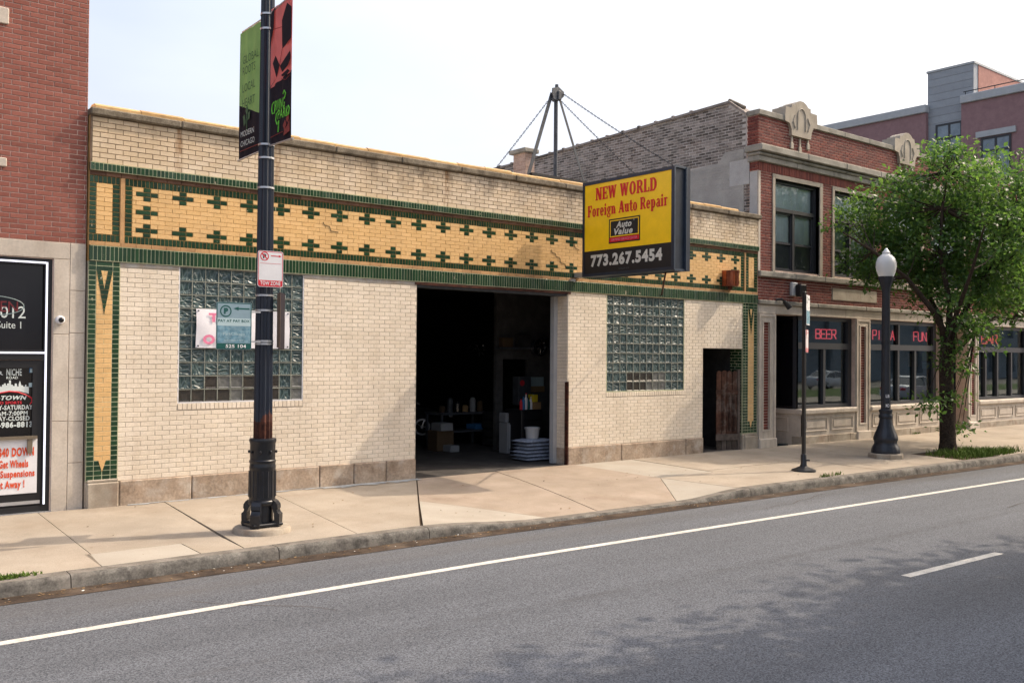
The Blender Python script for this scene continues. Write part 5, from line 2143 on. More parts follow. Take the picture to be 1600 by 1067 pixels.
b_r = thing('street_banner', 'pink and charcoal street banner with a football pattern and green lettering', 'banner', (PX, -3.2, 4.48), 'banners on the street lamp')
cloth('banner', -2.86, -3.47, 4.475, 6.215, 5.255, 'pink', 'bdark', b_r, .0, .10)
BMX = frame((PX - .016, -2.86, 0), (0, -1, 0), (0, 0, 1), (-1, 0, 0))
m = MB()
for P in ([(.0, 5.72), (.03, 6.15), (.13, 6.20), (.10, 5.95)], [(.34, 5.98), (.48, 6.16), (.60, 6.08), (.60, 5.70), (.36, 5.62)], [(.09, 5.50), (.17, 5.58), (.29, 5.43), (.20, 5.30)],
          [(.30, 5.42), (.58, 5.55), (.59, 5.45), (.52, 5.38), (.36, 5.33)], [(.34, 5.30), (.52, 5.335), (.57, 5.30), (.5, 5.27), (.36, 5.275)], [(.0, 5.19), (.19, 5.29), (.0, 5.30 - .1)]):
    m.poly(P, 'xy', 0, .002)
m.build('pattern', 'bdark', b_r, BMX)
m = MB()
for P in ([(.10, 5.93, 0), (.34, 5.90, 0)], [(.36, 5.62, 0), (.29, 5.43, 0)], [(.34, 5.25, 0), (.46, 5.215, 0), (.58, 5.25, 0)]):
    m.tube([(a, b, .002) for a, b, _ in P], .004, 4)
m.build('seam_print', 'bmaroon', b_r, BMX)
lettering('IRVING', b_r, BMX, .15, 4.88, .30, .13, 'lime_green', .01, .1, .002)
lettering('PARK', b_r, BMX, .25, 4.76, .30, .12, 'lime_green', .01, .1, .002)
m = MB()
for P in ([(.14, 5.0), (.10, 4.98), (.08, 4.92), (.10, 4.86), (.16, 4.86), (.17, 4.92)], [(.45, 5.0), (.47, 5.05), (.43, 5.09), (.40, 5.05)], [(.55, 4.88), (.58, 4.84), (.56, 4.77), (.50, 4.76), (.49, 4.82)],
          [(.27, 4.86), (.22, 4.84), (.20, 4.76), (.24, 4.70), (.29, 4.74), (.27, 4.6)]):
    m.tube([(a, b, .003) for a, b in P], .007, 5)
m.build('flourish', 'lime_green', b_r, BMX)
m = MB()
for P in ([(.40, 4.66), (.46, 4.72), (.50, 4.66), (.44, 4.60)], [(.48, 4.73), (.55, 4.80), (.57, 4.72), (.52, 4.67)], [(.44, 4.60), (.52, 4.64), (.58, 4.70), (.59, 4.56), (.42, 4.53)]):
    m.poly(P, 'xy', 0, .002)
m.tube([(.05, 4.57, .002), (.40, 4.585, .002)], .005, 4)
m.build('leaf_print', 'bmaroon', b_r, BMX)

b_l = thing('street_banner', 'narrow green and charcoal street banner on the building side of the lamp pole', 'banner', (PX, -2.2, 4.46), 'banners on the street lamp')
cloth('banner', -2.63, -1.90, 4.45, 6.15, 5.05, 'bgreen', 'bdark', b_l, .0, .25)
BML = frame((PX - .016, -1.90, 0), (0, -1, 0), (0, 0, 1), (-1, 0, 0))
for s_, z, u, w in (('GLOBAL', 5.70, .12, .5), ('ROOTS', 5.55, .12, .4), ('LOCAL', 5.32, .12, .4), ('HEART', 5.12, .12, .4)):
    lettering(s_, b_l, BML, u, z, w, .11, 'dkgreenp', .0, .0, .002)
lettering('MODERN', b_l, BML, .08, 4.73, .42, .075, 'decal', .0, 0, .002)
lettering('CHICAGO', b_l, BML, .08, 4.60, .44, .075, 'decal', .0, 0, .002)
m = MB()
for P in ([(.22, 5.06), (.27, 5.13), (.31, 5.06), (.27, 4.98)], [(.14, 5.0), (.2, 5.02), (.24, 4.9), (.18, 4.86)], [(.30, 5.02), (.37, 5.04), (.36, 4.94), (.29, 4.92)], [(.25, 5.0), (.28, 5.0), (.28, 4.80), (.26, 4.80)]):
    m.poly(P, 'xy', 0, .002)
m.build('flower_print', 'dkgreenp', b_l, BML)
m = MB()
m.tube([(.06, 4.545, .002), (.68, 4.55, .002)], .005, 4)
m.build('line_print', 'bmaroon', b_l, BML)


def rplate(w, h, r, t=.003):
    P = []
    for cx_, cy_, a0 in ((w - r, r, -90), (w - r, h - r, 0), (r, h - r, 90), (r, r, 180)):
        for i in range(5):
            a = math.radians(a0 + 22.5 * i)
            P.append((cx_ + r * math.cos(a), cy_ + r * math.sin(a)))
    return P


def rborder(m, w, h, r, b, z0, z1, mi=0):
    A, B = rplate(w, h, r), rplate(w - 2 * b, h - 2 * b, max(.004, r - b))
    B = [(x + b, y + b) for x, y in B]
    n_ = len(A)
    vs = [(x, y, z1) for x, y in A] + [(x, y, z1) for x, y in B]
    m.add(vs, [(i, (i + 1) % n_, n_ + (i + 1) % n_, n_ + i) for i in range(n_)], mi)


def arrow(m, x0, x1, y, hw, hl, t, z, mi=0):
    s_ = 1 if x1 > x0 else -1
    m.add([(x0, y - t, z), (x1 - s_ * hl, y - t, z), (x1 - s_ * hl, y + t, z), (x0, y + t, z)], [(0, 1, 2, 3)], mi)
    m.add([(x1 - s_ * hl, y - hw, z), (x1, y, z), (x1 - s_ * hl, y + hw, z)], [(0, 1, 2)], mi)


def circle(m, cx_, cy_, r0, r1, z, mi=0):
    vs, n_ = [], 28
    for i in range(n_):
        a = 2 * math.pi * i / n_
        vs += [(cx_ + r0 * math.cos(a), cy_ + r0 * math.sin(a), z), (cx_ + r1 * math.cos(a), cy_ + r1 * math.sin(a), z)]
    m.add(vs, [(2 * i, 2 * i + 1, 2 * ((i + 1) % n_) + 1, 2 * ((i + 1) % n_)) for i in range(n_)], mi)


def tow_sign(o, u, label, group=None):
    t = thing('traffic_sign', label, 'traffic sign', o, group)
    M_ = frame(o, u, (0, 0, 1))
    w, h = .335, .455
    m = MB()
    m.poly(rplate(w, h, .03), 'xy', -.003, 0)
    m.build('plate', 'white', t, M_)
    m = MB()
    rborder(m, w - .012, h - .012, .028, .008, 0, .0008)
    m.V = [(x + .006, y + .006, z) for x, y, z in m.V]
    m.add([(.012, .012, .0008), (w - .012, .012, .0008), (w - .012, .085, .0008), (.012, .085, .0008)], [(0, 1, 2, 3)])
    circle(m, .088, .385, .045, .057, .0012)
    m.add([(.046, .413, .0016), (.056, .425, .0016), (.130, .357, .0016), (.120, .345, .0016)], [(0, 1, 2, 3)])
    arrow(m, .17, .315, .395, .016, .04, .0055, .0012)
    m.add([(.03, .295, .0012), (w - .03, .295, .0012), (w - .03, .299, .0012), (.03, .299, .0012)], [(0, 1, 2, 3)])
    m.build('red_print', 'redp', t, M_, recalc=False)
    lettering('P', t, M_, .068, .355, .042, .06, 'blackp', .04, 0, .001)
    lettering('TOW ZONE', t, M_, .035, .024, .265, .05, 'white', .02, 0, .0018)
    return t


tow_sign((4.965, PYY - .165, 2.68), Vector((1, -.05, 0)).normalized(), 'white and red no parking tow zone sign high on the navy lamp pole')
m = MB()
# the pay sign, left of the pole
po = Vector((4.455, PYY - .13, 1.89))
pay = thing('parking_sign', 'faded blue grey pay to park sign with P and arrow beside the navy lamp pole', 'sign', po)
M_ = frame(po, Vector((1, -.02, 0)).normalized(), (0, 0, 1))
w, h = .45, .58
m = MB()
m.poly(rplate(w, h, .02), 'xy', -.004, 0)
m.build('plate', 'tealsign', pay, M_)
m = MB()
rborder(m, w - .008, h - .008, .02, .010, 0, .001)
m.V = [(x + .004, y + .004, z) for x, y, z in m.V]
circle(m, .118, .47, .058, .073, .001)
arrow(m, .42, .215, .505, .024, .065, .009, .001)
m.add([(.01, .008, .001), (w - .01, .008, .001), (w - .01, .075, .001), (.01, .075, .001)], [(0, 1, 2, 3)])
m.build('green_print', 'greenp', pay, M_, recalc=False)
m = MB()
m.add([(.014, .29, .001), (w - .014, .29, .001), (w - .014, .385, .001), (.014, .385, .001)], [(0, 1, 2, 3)])
m.build('pale_strip', 'tealpale', pay, M_, recalc=False)
m = MB()
m.add([(.014, .08, .001), (w - .014, .08, .001), (w - .014, .288, .001), (.014, .288, .001)], [(0, 1, 2, 3)])
m.build('worn_panel', 'tealpatch', pay, M_, recalc=False)
lettering('P', pay, M_, .095, .435, .052, .075, 'greenp', .06, 0, .002)
lettering('PAY AT PAY BOX', pay, M_, .025, .335, .4, .034, 'greenp', .02, 0, .002)
lettering('ParkChicago', pay, M_, .09, .165, .27, .045, 'tealpale', .0, 0, .002)
lettering('FOR MOBILE PAY', pay, M_, .10, .10, .24, .02, 'tealpale', .0, 0, .002)
lettering('525 104', pay, M_, .12, .02, .26, .042, 'white', .02, 0, .002)
m = MB()
m.box(w - .02, w + .12, .46, .48, -.02, -.006)
m.box(w - .02, w + .12, .09, .11, -.02, -.006)
m.build('bracket', 'galv', pay, M_)
# its neighbour on the right of the pole, seen nearly edge on from behind
so = Vector((PX + .145, PYY - .12, 1.90))
dr = Vector((.43, .90, 0)).normalized()
ddir = (Matrix.Rotation(math.radians(-9), 3, 'Z') @ dr).normalized()
eb = thing('metal_sign', 'dark metal sign seen nearly edge on at the right of the navy lamp pole', 'sign', so)
m = MB()
m.box(-.02, .44, 0, .73, -.004, .004, 0, .003)
m.build('plate', 'bdark', eb, frame(so, ddir, (0, 0, 1)))
m = MB()
m.box(-.035, -.02, .02, .71, -.02, .02)
m.build('edge_rail', flat('brown_bracket', (.10, .065, .045), .6), eb, frame(so, ddir, (0, 0, 1)))

# ------------------------------------------------------------------ acorn lamp, sign post
LX, LY = 20.12, -2.75
LG = gh(LX, LY)
al = thing('acorn_lamp', 'black acorn globe street lamp with bell shaped base beside the street tree', 'street lamp', (LX, LY, LG))
mb = MB()
mb.lathe((LX, LY, LG - .03), [(.39, 0), (.39, .11), (.37, .135), (.1, .14)], 8)
mb.build('plinth', 'pedestal', al)
mb = MB()
mb.lathe((LX, LY, LG), [(.31, .10), (.315, .15), (.30, .22), (.27, .28), (.245, .33), (.25, .37), (.27, .41), (.265, .46), (.235, .55), (.195, .64), (.155, .76), (.135, .88), (.15, .90), (.15, .96), (.135, .98),
                        (.135, 1.02), (.148, 1.04), (.148, 1.08), (.11, 1.10)], 40, flute=16, fd=.05)
mb.build('bell_base', 'navy', al, smooth=True)
mb = MB()
mb.lathe((LX, LY, LG), [(.108, 1.08), (.105, 1.6), (.088, 3.74), (.10, 3.80), (.115, 3.88), (.15, 3.98), (.175, 4.06), (.175, 4.10), (.05, 4.11)], 24, flute=12, fd=.07)
mb.build('post', 'navy', al, smooth=True)
mb = MB()
mb.lathe((LX, LY, LG), [(.165, 4.10), (.20, 4.2), (.225, 4.32), (.22, 4.42), (.185, 4.52), (.13, 4.58), (.085, 4.61), (.09, 4.65), (.06, 4.68), (.03, 4.73), (.008, 4.75)], 32)
mb.build('globe', 'globe', al, smooth=True)
mb = MB()
for z0, s0 in ((.86, 0), (.74, 1)):
    pass
SM = frame((LX - .045, LY - .112, 1.0 + LG), Vector((1, .0, 0)), (0, 0, 1))
yaw_ = math.radians(-36)
SMR = Matrix.Translation((LX, LY, LG)) @ Matrix.Rotation(yaw_, 4, 'Z') @ Matrix.Translation((0, -.1085, 0)) @ Matrix(((1, 0, 0, 0), (0, 0, -1, 0), (0, 1, 0, 0), (0, 0, 0, 1)))
lettering('LB', al, SMR, -.05, 1.36, .085, .07, 'white', .03, 0, .0, 'sticker')
lettering('MO', al, SMR, -.05, 1.14, .085, .08, 'white', .03, 0, .0, 'sticker')

QX, QY = 16.43, -3.09
QG = gh(QX, QY)
sp = thing('sign_post', 'thin black sign post with a flared foot near the kerb', 'post', (QX, QY, QG))
mb = MB()
mb.box(QX - .032, QX + .032, QY - .032, QY + .032, QG + .2, 3.16, 0, .006)
mb.build('post', 'black', sp)
mb = MB()
mb.lathe((QX, QY, QG), [(.24, 0), (.235, .03), (.15, .06), (.075, .10), (.06, .14), (.058, .32), (.045, .34)], 20)
mb.cyl((QX, QY - .06, QG + .22), (QX + .05, QY - .10, QG + .22), .018, n=6)
mb.build('foot', 'cast', sp, smooth=True)
# two plates facing up the street, seen almost edge on
ddir = Vector((math.cos(math.radians(24)), math.sin(math.radians(24)), 0))
vd = (Vector((QX, QY, 0)) - Vector((0, -CD, 0))).normalized()


def edgewise(tilt):
    return (Matrix.Rotation(math.radians(tilt), 3, 'Z') @ vd).normalized()


u1 = edgewise(-9)
o1 = Vector((QX + .01, QY - .045, 2.50))
s1 = thing('parking_sign', 'pale green and blue parking sign at the top of the thin black post', 'sign', o1, 'signs on the thin post')
M1 = frame(o1, u1, (0, 0, 1))
m = MB()
m.poly(rplate(.42, .60, .02), 'xy', -.004, 0)
m.build('plate', 'white', s1, M1)
m = MB()
m.add([(.01, .02, .001), (.41, .02, .001), (.41, .29, .001), (.01, .29, .001)], [(0, 1, 2, 3)])
m.build('worn_panel', 'tealpatch', s1, M1, recalc=False)
m = MB()
circle(m, .11, .50, .05, .065, .001)
arrow(m, .39, .2, .52, .022, .06, .008, .001)
m.build('green_print', 'greenp', s1, M1, recalc=False)
u2 = edgewise(-9)
tow_sign((QX - .02, QY - .05, 1.95), u2, 'white and red no parking sign lower on the thin black post', 'signs on the thin post')

# ------------------------------------------------------------------ trees
def tree(name, label, base, trunk, limbs, lobes, nclump, leaf, group=None, seed=1, per=34, bark='bark'):
    rr = np.random.default_rng(seed)
    t = thing(name, label, 'tree', base, group)
    m = MB()
    pts, rad = zip(*[((base[0] + p[0], base[1] + p[1], base[2] + p[2]), r) for p, r in trunk])
    m.tube(pts, list(rad), 12)
    top = Vector(pts[-1])
    m.build('trunk', bark, t, smooth=True)
    m = MB()
    tips = []
    for fr, P, r0 in limbs:
        k = min(len(pts) - 1, int(fr * (len(pts) - 1)))
        st = Vector(pts[k])
        Q = [st] + [Vector((base[0] + p[0], base[1] + p[1], base[2] + p[2])) for p in P]
        n_ = len(Q)
        m.tube(Q, [r0 * (1 - .8 * i / (n_ - 1)) for i in range(n_)], 7)
        for q in Q[1:]:
            tips.append((q, r0))
    tot = sum(l[1][0] * l[1][1] * l[1][2] for l in lobes)
    C = []
    for c_, r_ in lobes:
        n_ = int(nclump * r_[0] * r_[1] * r_[2] / tot) + 3
        d = rr.normal(size=(n_, 3))
        d /= np.linalg.norm(d, axis=1)[:, None]
        rad_ = rr.uniform(.25, 1.0, n_) ** .5
        C.append(np.array(base) + np.array(c_) + d * rad_[:, None] * np.array(r_))
    C = np.concatenate(C)
    # small twigs run from limbs to clumps
    for c_ in C[:: max(1, len(C) // 260)]:
        cv = Vector(c_)
        q, r0 = min(tips, key=lambda a: (a[0] - cv).length)
        mid = q.lerp(cv, .5) + Vector((0, 0, -.08))
        m.tube([q, mid, cv], [.02, .013, .005], 4, caps=False)
    m.build('limbs', bark, t, smooth=True)
    n_ = len(C) * per
    cen = np.repeat(C, per, 0)
    pos = cen + rr.normal(size=(n_, 3)) * np.array((.15, .15, .10)) * (leaf / .11)
    ax = rr.normal(size=(n_, 3)) + np.array((0, 0, -.35)) + (pos - cen) * 3
    ax /= np.linalg.norm(ax, axis=1)[:, None]
    nr = rr.normal(size=(n_, 3)) * .6 + np.array((0, 0, .8))
    sd = np.cross(ax, nr)
    sd /= np.linalg.norm(sd, axis=1)[:, None] + 1e-9
    up_ = np.cross(sd, ax)
    L = leaf * rr.uniform(.6, 1.25, n_)[:, None]
    W = L * rr.uniform(.2, .32, n_)[:, None]
    A = pos
    B = pos + ax * L * .45 + sd * W + up_ * L * .07
    D = pos + ax * L * .45 - sd * W + up_ * L * .07
    E_ = pos + ax * L
    V = np.stack([A, B, E_, D], 1).reshape(-1, 3) - np.array(base)
    me = bpy.data.meshes.new('crown')
    nv = len(V)
    me.vertices.add(nv)
    me.vertices.foreach_set('co', V.astype(np.float32).ravel())
    idx = np.arange(n_) * 4
    tri = np.stack([idx, idx + 1, idx + 2, idx, idx + 2, idx + 3], 1).reshape(-1).astype(np.int32)
    me.loops.add(len(tri))
    me.loops.foreach_set('vertex_index', tri)
    me.polygons.add(n_ * 2)
    me.polygons.foreach_set('loop_start', np.arange(n_ * 2, dtype=np.int32) * 3)
    me.update()
    me.validate()
    me.materials.append(MT['leaf'])
    link('crown', me, t, base)
    return t


TBX, TBY = 22.44, -3.03
TB = (TBX, TBY, gh(TBX, TBY) - .03)
tree('street_tree', 'round leafy street tree in a grassy pit before the tavern', TB,
     [((0, 0, 0), .23), ((.0, 0, .3), .185), ((-.05, 0, 1.3), .165), ((-.05, .02, 2.2), .16), ((.0, .0, 2.75), .15)],
     [(1, [(-.5, .1, 3.4), (-1.0, .5, 4.2), (-1.8, .9, 4.8), (-2.6, 1.2, 5.2)], .085), (1, [(.1, 0, 3.6), (.0, .2, 4.8), (-.1, .1, 5.9), (0, 0, 6.8)], .085),
      (1, [(.7, -.1, 3.5), (1.5, -.2, 4.4), (2.6, 0, 5.0), (3.4, 0, 5.6)], .085), (.8, [(-.3, -.3, 3.2), (-.9, -1.0, 4.3), (-1.4, -1.5, 5.2)], .08),
      (.8, [(.2, .3, 3.3), (.7, 1.1, 4.4), (1.0, 1.6, 5.2)], .08), (.75, [(.5, -.4, 2.9), (1.1, -.6, 3.3), (1.8, -.7, 3.3)], .05)],
     [(tuple(at(px, py, Y) - Vector(TB)), (rx, ry, rz)) for px, py, Y, rx, ry, rz in (
         (1372, 395, -1.5, .95, .9, .8), (1345, 350, -1.3, .65, .7, .6), (1402, 325, -1.7, 1.1, 1.1, .95), (1470, 290, -2.5, 1.3, 1.3, 1.0), (1478, 246, -2.6, .55, .55, .45),
         (1540, 300, -2.9, 1.3, 1.4, 1.0), (1592, 305, -3.1, 1.3, 1.4, 1.15), (1625, 385, -3.1, 1.5, 1.5, 1.4), (1455, 372, -2.3, 1.5, 1.4, 1.1), (1535, 385, -3.3, 1.5, 1.4, 1.1),
         (1415, 425, -1.8, .8, .8, .5), (1500, 440, -2.9, 1.1, 1.1, .65), (1580, 440, -3.1, 1.2, 1.2, .85), (1356, 425, -1.4, .45, .5, .4), (1520, 535, -3.5, .65, .6, .42),
         (1550, 500, -3.4, .5, .5, .4), (1492, 575, -3.3, .35, .3, .35), (1440, 470, -2.4, .5, .5, .3), (1490, 625, -3.2, .3, .25, .15), (1505, 488, -3.3, .9, .8, .5), (1565, 482, -3.5, .9, .8, .5), (1600, 470, -3.4, .8, .8, .6), (1448, 632, -3.1, .22, .2, .08), (1500, 672, -3.0, .22, .2, .08))],
     700, .13, seed=4, per=46)
gx = {'trees across the street': None}
for i, (x, y, s_, lab) in enumerate(((12.9, -14.2, 1.0, 'tall leafy tree across the street, nearest the viewer'), (19.0, -14.2, 1.1, 'tall leafy tree across the street, the middle one'), (26.0, -14.2, 1.05, 'tall leafy tree across the street, farthest up the road'))):
    tree('street_tree', lab, (x, y, -.5), [((0, 0, 0), .24), ((0, 0, 2), .2), ((0, .1, 3.6), .16)],
         [(1, [(-1.5 * s_, 0, 5.5), (-2.5 * s_, .2, 7)], .1), (1, [(1.5 * s_, .3, 5.5), (2.5 * s_, .2, 7)], .1), (1, [(0, 1.2, 5.5), (0, 2, 7)], .1), (1, [(0, -1.2, 5.5), (0, -2, 7.4)], .1)],
         [((0, .3, 6.6), (3.4 * s_, 3.3, 2.4)), ((-1.8, 1.0, 5.6), (2.2, 2.3, 1.5)), ((1.8, .8, 5.8), (2.3, 2.4, 1.6)), ((-.5, .9, 8.4), (2.8 * s_, 2.5, 1.7)), ((.4, 1.0, 10.0), (1.9, 1.8, 1.2))], 760, .25, 'trees across the street', 20 + i, 34)

# ------------------------------------------------------------------ grass, weeds, litter
def grass(name, label_unused, spots, n, hmin, hmax, seed, mtl='grassm'):
    rr = np.random.default_rng(seed)
    V, F = [], []
    for k in range(n):
        x0, x1, y0, y1 = spots[k % len(spots)]
        u, v = rr.beta(2, 2), rr.beta(1.6, 1.6)
        x, y = x0 + (x1 - x0) * u, y0 + (y1 - y0) * v
        z = gh(x, y) - .01
        a, h = rr.uniform(0, 6.28), rr.uniform(hmin, hmax)
        w = .006 + .006 * rr.random()
        lx, ly = rr.normal(0, h * .45, 2)
        c, s_ = math.cos(a) * w, math.sin(a) * w
        b = len(V)
        V += [(x - c, y - s_, z), (x + c, y + s_, z), (x + lx * .4 + c * .7, y + ly * .4 + s_ * .7, z + h * .6), (x + lx * .4 - c * .7, y + ly * .4 - s_ * .7, z + h * .6), (x + lx, y + ly, z + h)]
        F += [(b, b + 1, b + 2, b + 3), (b + 3, b + 2, b + 4)]
    m = MB()
    m.add(V, F)
    return kind(m.build(name, mtl, recalc=False), 'stuff')


oy = off(22)
grass('grass', '', [(21.2, 23.4, -3.55 + oy, -2.5 + oy), (22.1, 24.6, -3.55 + oy, -3.0 + oy), (22.6, 23.3, -3.4 + oy, -2.6 + oy)], 2600, .05, .2, 5)
grass('grass', '', [(1.3, 2.42, -3.60, -3.46), (1.3, 2.2, -3.62, -3.5)], 1500, .02, .06, 6)
grass('weeds', '', [(16.0, 16.8, -3.58 + off(16), -3.45 + off(16)), (15.9, 16.2, -3.58 + off(16), -3.5 + off(16)), (26.3, 26.8, -.12, -.06)], 160, .02, .09, 7)


def litter(name, n, seed, mtl, smin, smax, fn):
    rr = np.random.default_rng(seed)
    V, F = [], []
    for k in range(n):
        x, y, z = fn(rr)
        a, r = rr.uniform(0, 6.28), rr.uniform(smin, smax)
        b = len(V)
        for i in range(5):
            t = a + i * 1.257
            q = r * rr.uniform(.5, 1.1)
            V.append((x + q * math.cos(t), y + q * .7 * math.sin(t), z + rr.uniform(.004, .004 + r * .55)))
        F.append(tuple(range(b, b + 5)))
    m = MB()
    m.add(V, F)
    return kind(m.build(name, mtl, recalc=False), 'stuff')


def in_gutter(rr):
    x = rr.choice([rr.normal(7.4, .7), rr.uniform(1, 20), rr.uniform(1, 7), rr.normal(12.3, .6)])
    y = -3.79 - abs(rr.normal(0, .11))
    return x, y + off(x), -.566


litter('leaf_litter', 300, 8, 'litter', .007, .028, in_gutter)
litter('paper_litter', 30, 9, 'paper', .008, .022, in_gutter)


def on_walk(rr):
    x = rr.uniform(1, 24)
    y = -rr.beta(1.2, 1) * 3.5
    return x, y, gh(x, y + off(x) * .5) + .001


litter('leaf_litter', 190, 10, 'litter', .006, .024, on_walk)

# ------------------------------------------------------------------ cars
def car(name, label, loc, yaw, paint, group=None):
    """saloon car, x forward, built in metres from real proportions"""
    t = thing(name, label, 'car', loc, group)
    M_ = Matrix.Translation(loc) @ Matrix.Rotation(yaw, 4, 'Z')
    hw = .88
    # lower body lofted from stations along its length: (x, half width, sill, shoulder)
    st = [(-2.25, .62, .42, .78), (-2.15, .80, .30, .92), (-1.7, .87, .24, .98), (-.8, .89, .22, .95), (.6, .89, .22, .93), (1.5, .87, .24, .86), (2.05, .80, .30, .74), (2.25, .60, .40, .62)]
    m = MB()
    vs, k = [], 10
    for x, w, lo, hi in st:
        md = lo + (hi - lo) * .55
        ring_ = [(-w * .9, lo), (-w, lo + .12), (-w * 1.01, md), (-w * .93, hi - .04), (-w * .8, hi), (w * .8, hi), (w * .93, hi - .04), (w * 1.01, md), (w, lo + .12), (w * .9, lo)]
        vs += [(x, a, b) for a, b in ring_]
    fs = [(i * k + j, (i + 1) * k + j, (i + 1) * k + (j + 1) % k, i * k + (j + 1) % k) for i in range(len(st) - 1) for j in range(k)]
    fs += [tuple(range(k)), tuple((len(st) - 1) * k + j for j in range(k))]
    m.add(vs, fs)
    # roof and pillars
    rf = [(-1.55, .70, .97), (-.85, .62, 1.38), (-.2, .62, 1.44), (.45, .61, 1.38), (1.3, .72, .90)]
    vs = []
    for x, w, z in rf:
        vs += [(x, -w, z), (x, w, z), (x, w + .03, z - .05), (x, -w - .03, z - .05)]
    m.add(vs, [(i * 4 + j, i * 4 + 4 + j, i * 4 + 4 + (j + 1) % 4, i * 4 + (j + 1) % 4) for i in range(1, 3) for j in range(4)] + [(4, 5, 6, 7), (12, 13, 14, 15)])
    for sg in (-1, 1):
        for (x0, z0, y0), (x1, z1, y1) in (((-1.6, .95, .76), (-.85, 1.36, .62)), ((-.25, .94, .80), (-.28, 1.4, .63)), ((1.32, .90, .76), (.45, 1.36, .62))):
            m.tube([(x0, sg * y0, z0), (x1, sg * y1, z1)], .035, 5)
    m.build('body', paint, t, M_, smooth=True)
    m = MB()
    g = [(-1.5, .74, .96), (-.84, .61, 1.35), (.44, .60, 1.35), (1.24, .74, .92)]
    vs = []
    for x, w, z in g:
        vs += [(x, -w, z), (x, w, z)]
    b = [(-1.5, .80, .93), (1.24, .80, .91)]
    m.add(vs, [(0, 1, 3, 2), (4, 5, 7, 6)])
    for sg in (-1, 1):
        m.add([(-1.5, sg * .79, .94), (1.24, sg * .79, .91), (.44, sg * .615, 1.36), (-.84, sg * .615, 1.36)], [(0, 1, 2, 3)])
    m.build('window', 'carglass', t, M_)
    for x in (-1.38, 1.36):
        for sg in (-1, 1):
            c_ = (x, sg * .78, .33)
            m = MB()
            m.lathe((0, 0, 0), [(.20, -.10), (.30, -.10), (.33, -.07), (.33, .07), (.30, .10), (.20, .10)], 20, caps=False)
            W_ = M_ @ frame(c_, (1, 0, 0), (0, 0, 1))
            wh = m.build('wheel', 'tyre', t, W_, smooth=True)
            m = MB()
            m.ring(0, 0, .17, .215, -.105, .105, 20)
            for i in range(5):
                a = i * 2 * math.pi / 5
                p = Vector((math.cos(a), math.sin(a), 0))
                m.tube([p * .03 + Vector((0, 0, -sg * .09)), p * .19 + Vector((0, 0, -sg * .085))], .024, 5)
            m.cyl((0, 0, -.095), (0, 0, .095), .05, n=10)
            m.build('rim', 'chrome', wh, W_)
    for x, mt_, z in ((2.18, 'globe', .62), (-2.2, 'redp', .76)):
        for sg in (-1, 1):
            m = MB()
            m.box(x - .08, x + .05, sg * .58 - .14, sg * .58 + .14, z - .06, z + .06, 0, .02)
            m.build('headlight' if x > 0 else 'tail_light', mt_, t, M_)
    return t


# parked across the street: seen mirrored in the tavern windows
car('parked_car', 'white saloon car parked across the street, mirrored in the tavern window', (50.5, -12.4, -.57), 0.0, 'carwhite', 'cars parked across the street')
car('parked_car', 'white saloon car in the far lot, mirrored in the first tavern window', (66.0, -27.5, -.62), 0.05, 'carwhite', 'cars parked across the street')
car('dark_car', 'dark car standing inside the unlit garage', (12.6, 7.6, -.352), -.35, 'cardark')
mb = MB()
for i in range(30):
    a, b = -60 + i * 8, -60 + (i + 1) * 8
    mb.add([(a, -13.4, -.43), (b, -13.4, -.43), (b, -17.0, -.42), (a, -17.0, -.42)], [(0, 1, 2, 3)])
    mb.add([(a, -13.4, -.6), (b, -13.4, -.6), (b, -13.4, -.43), (a, -13.4, -.43)], [(0, 1, 2, 3)])
kind(mb.build('opposite_sidewalk', 'concrete'), 'structure')
mb = MB()
mb.add([(20, -17.0, -.41), (180, -17.0, -.41), (180, -24, -.41), (20, -24, -.41)], [(0, 1, 2, 3)])
kind(mb.build('verge', mat('mown_grass', (.075, .115, .025), (.05, .08, .018), .9, .1, fine=.4)), 'structure')
ob = thing('reflection_building', 'long low unseen building added across the street for reflections in the shop glass', 'building', (75, -42, -.6))  # unseen, added to shape what the tavern's shop glass mirrors
mb = wall(30, 150, -.6, 9.5, [(34 + 6 * i, 37.5 + 6 * i, 4.5, 7.2) for i in range(18)] + [(34 + 6 * i, 38 + 6 * i, .2, 3) for i in range(18)], -40, -40.4)
mb.box(30, 150, -50, -40.5, -.6, 9.4)
mb.build('wall', 'opp_wall', ob)
mb = MB()
mb.box(29.8, 150.2, -40.6, -39.8, 9.5, 9.75)
mb.build('coping', 'limeg', ob)

# ------------------------------------------------------------------ inside the garage
def span(x0, x1, y0, y1, Y):
    ym, xm_ = (y0 + y1) / 2, (x0 + x1) / 2
    return at(x0, ym, Y).x, at(x1, ym, Y).x, at(xm_, y1, Y).z, at(xm_, y0, Y).z


FLZ = -.352
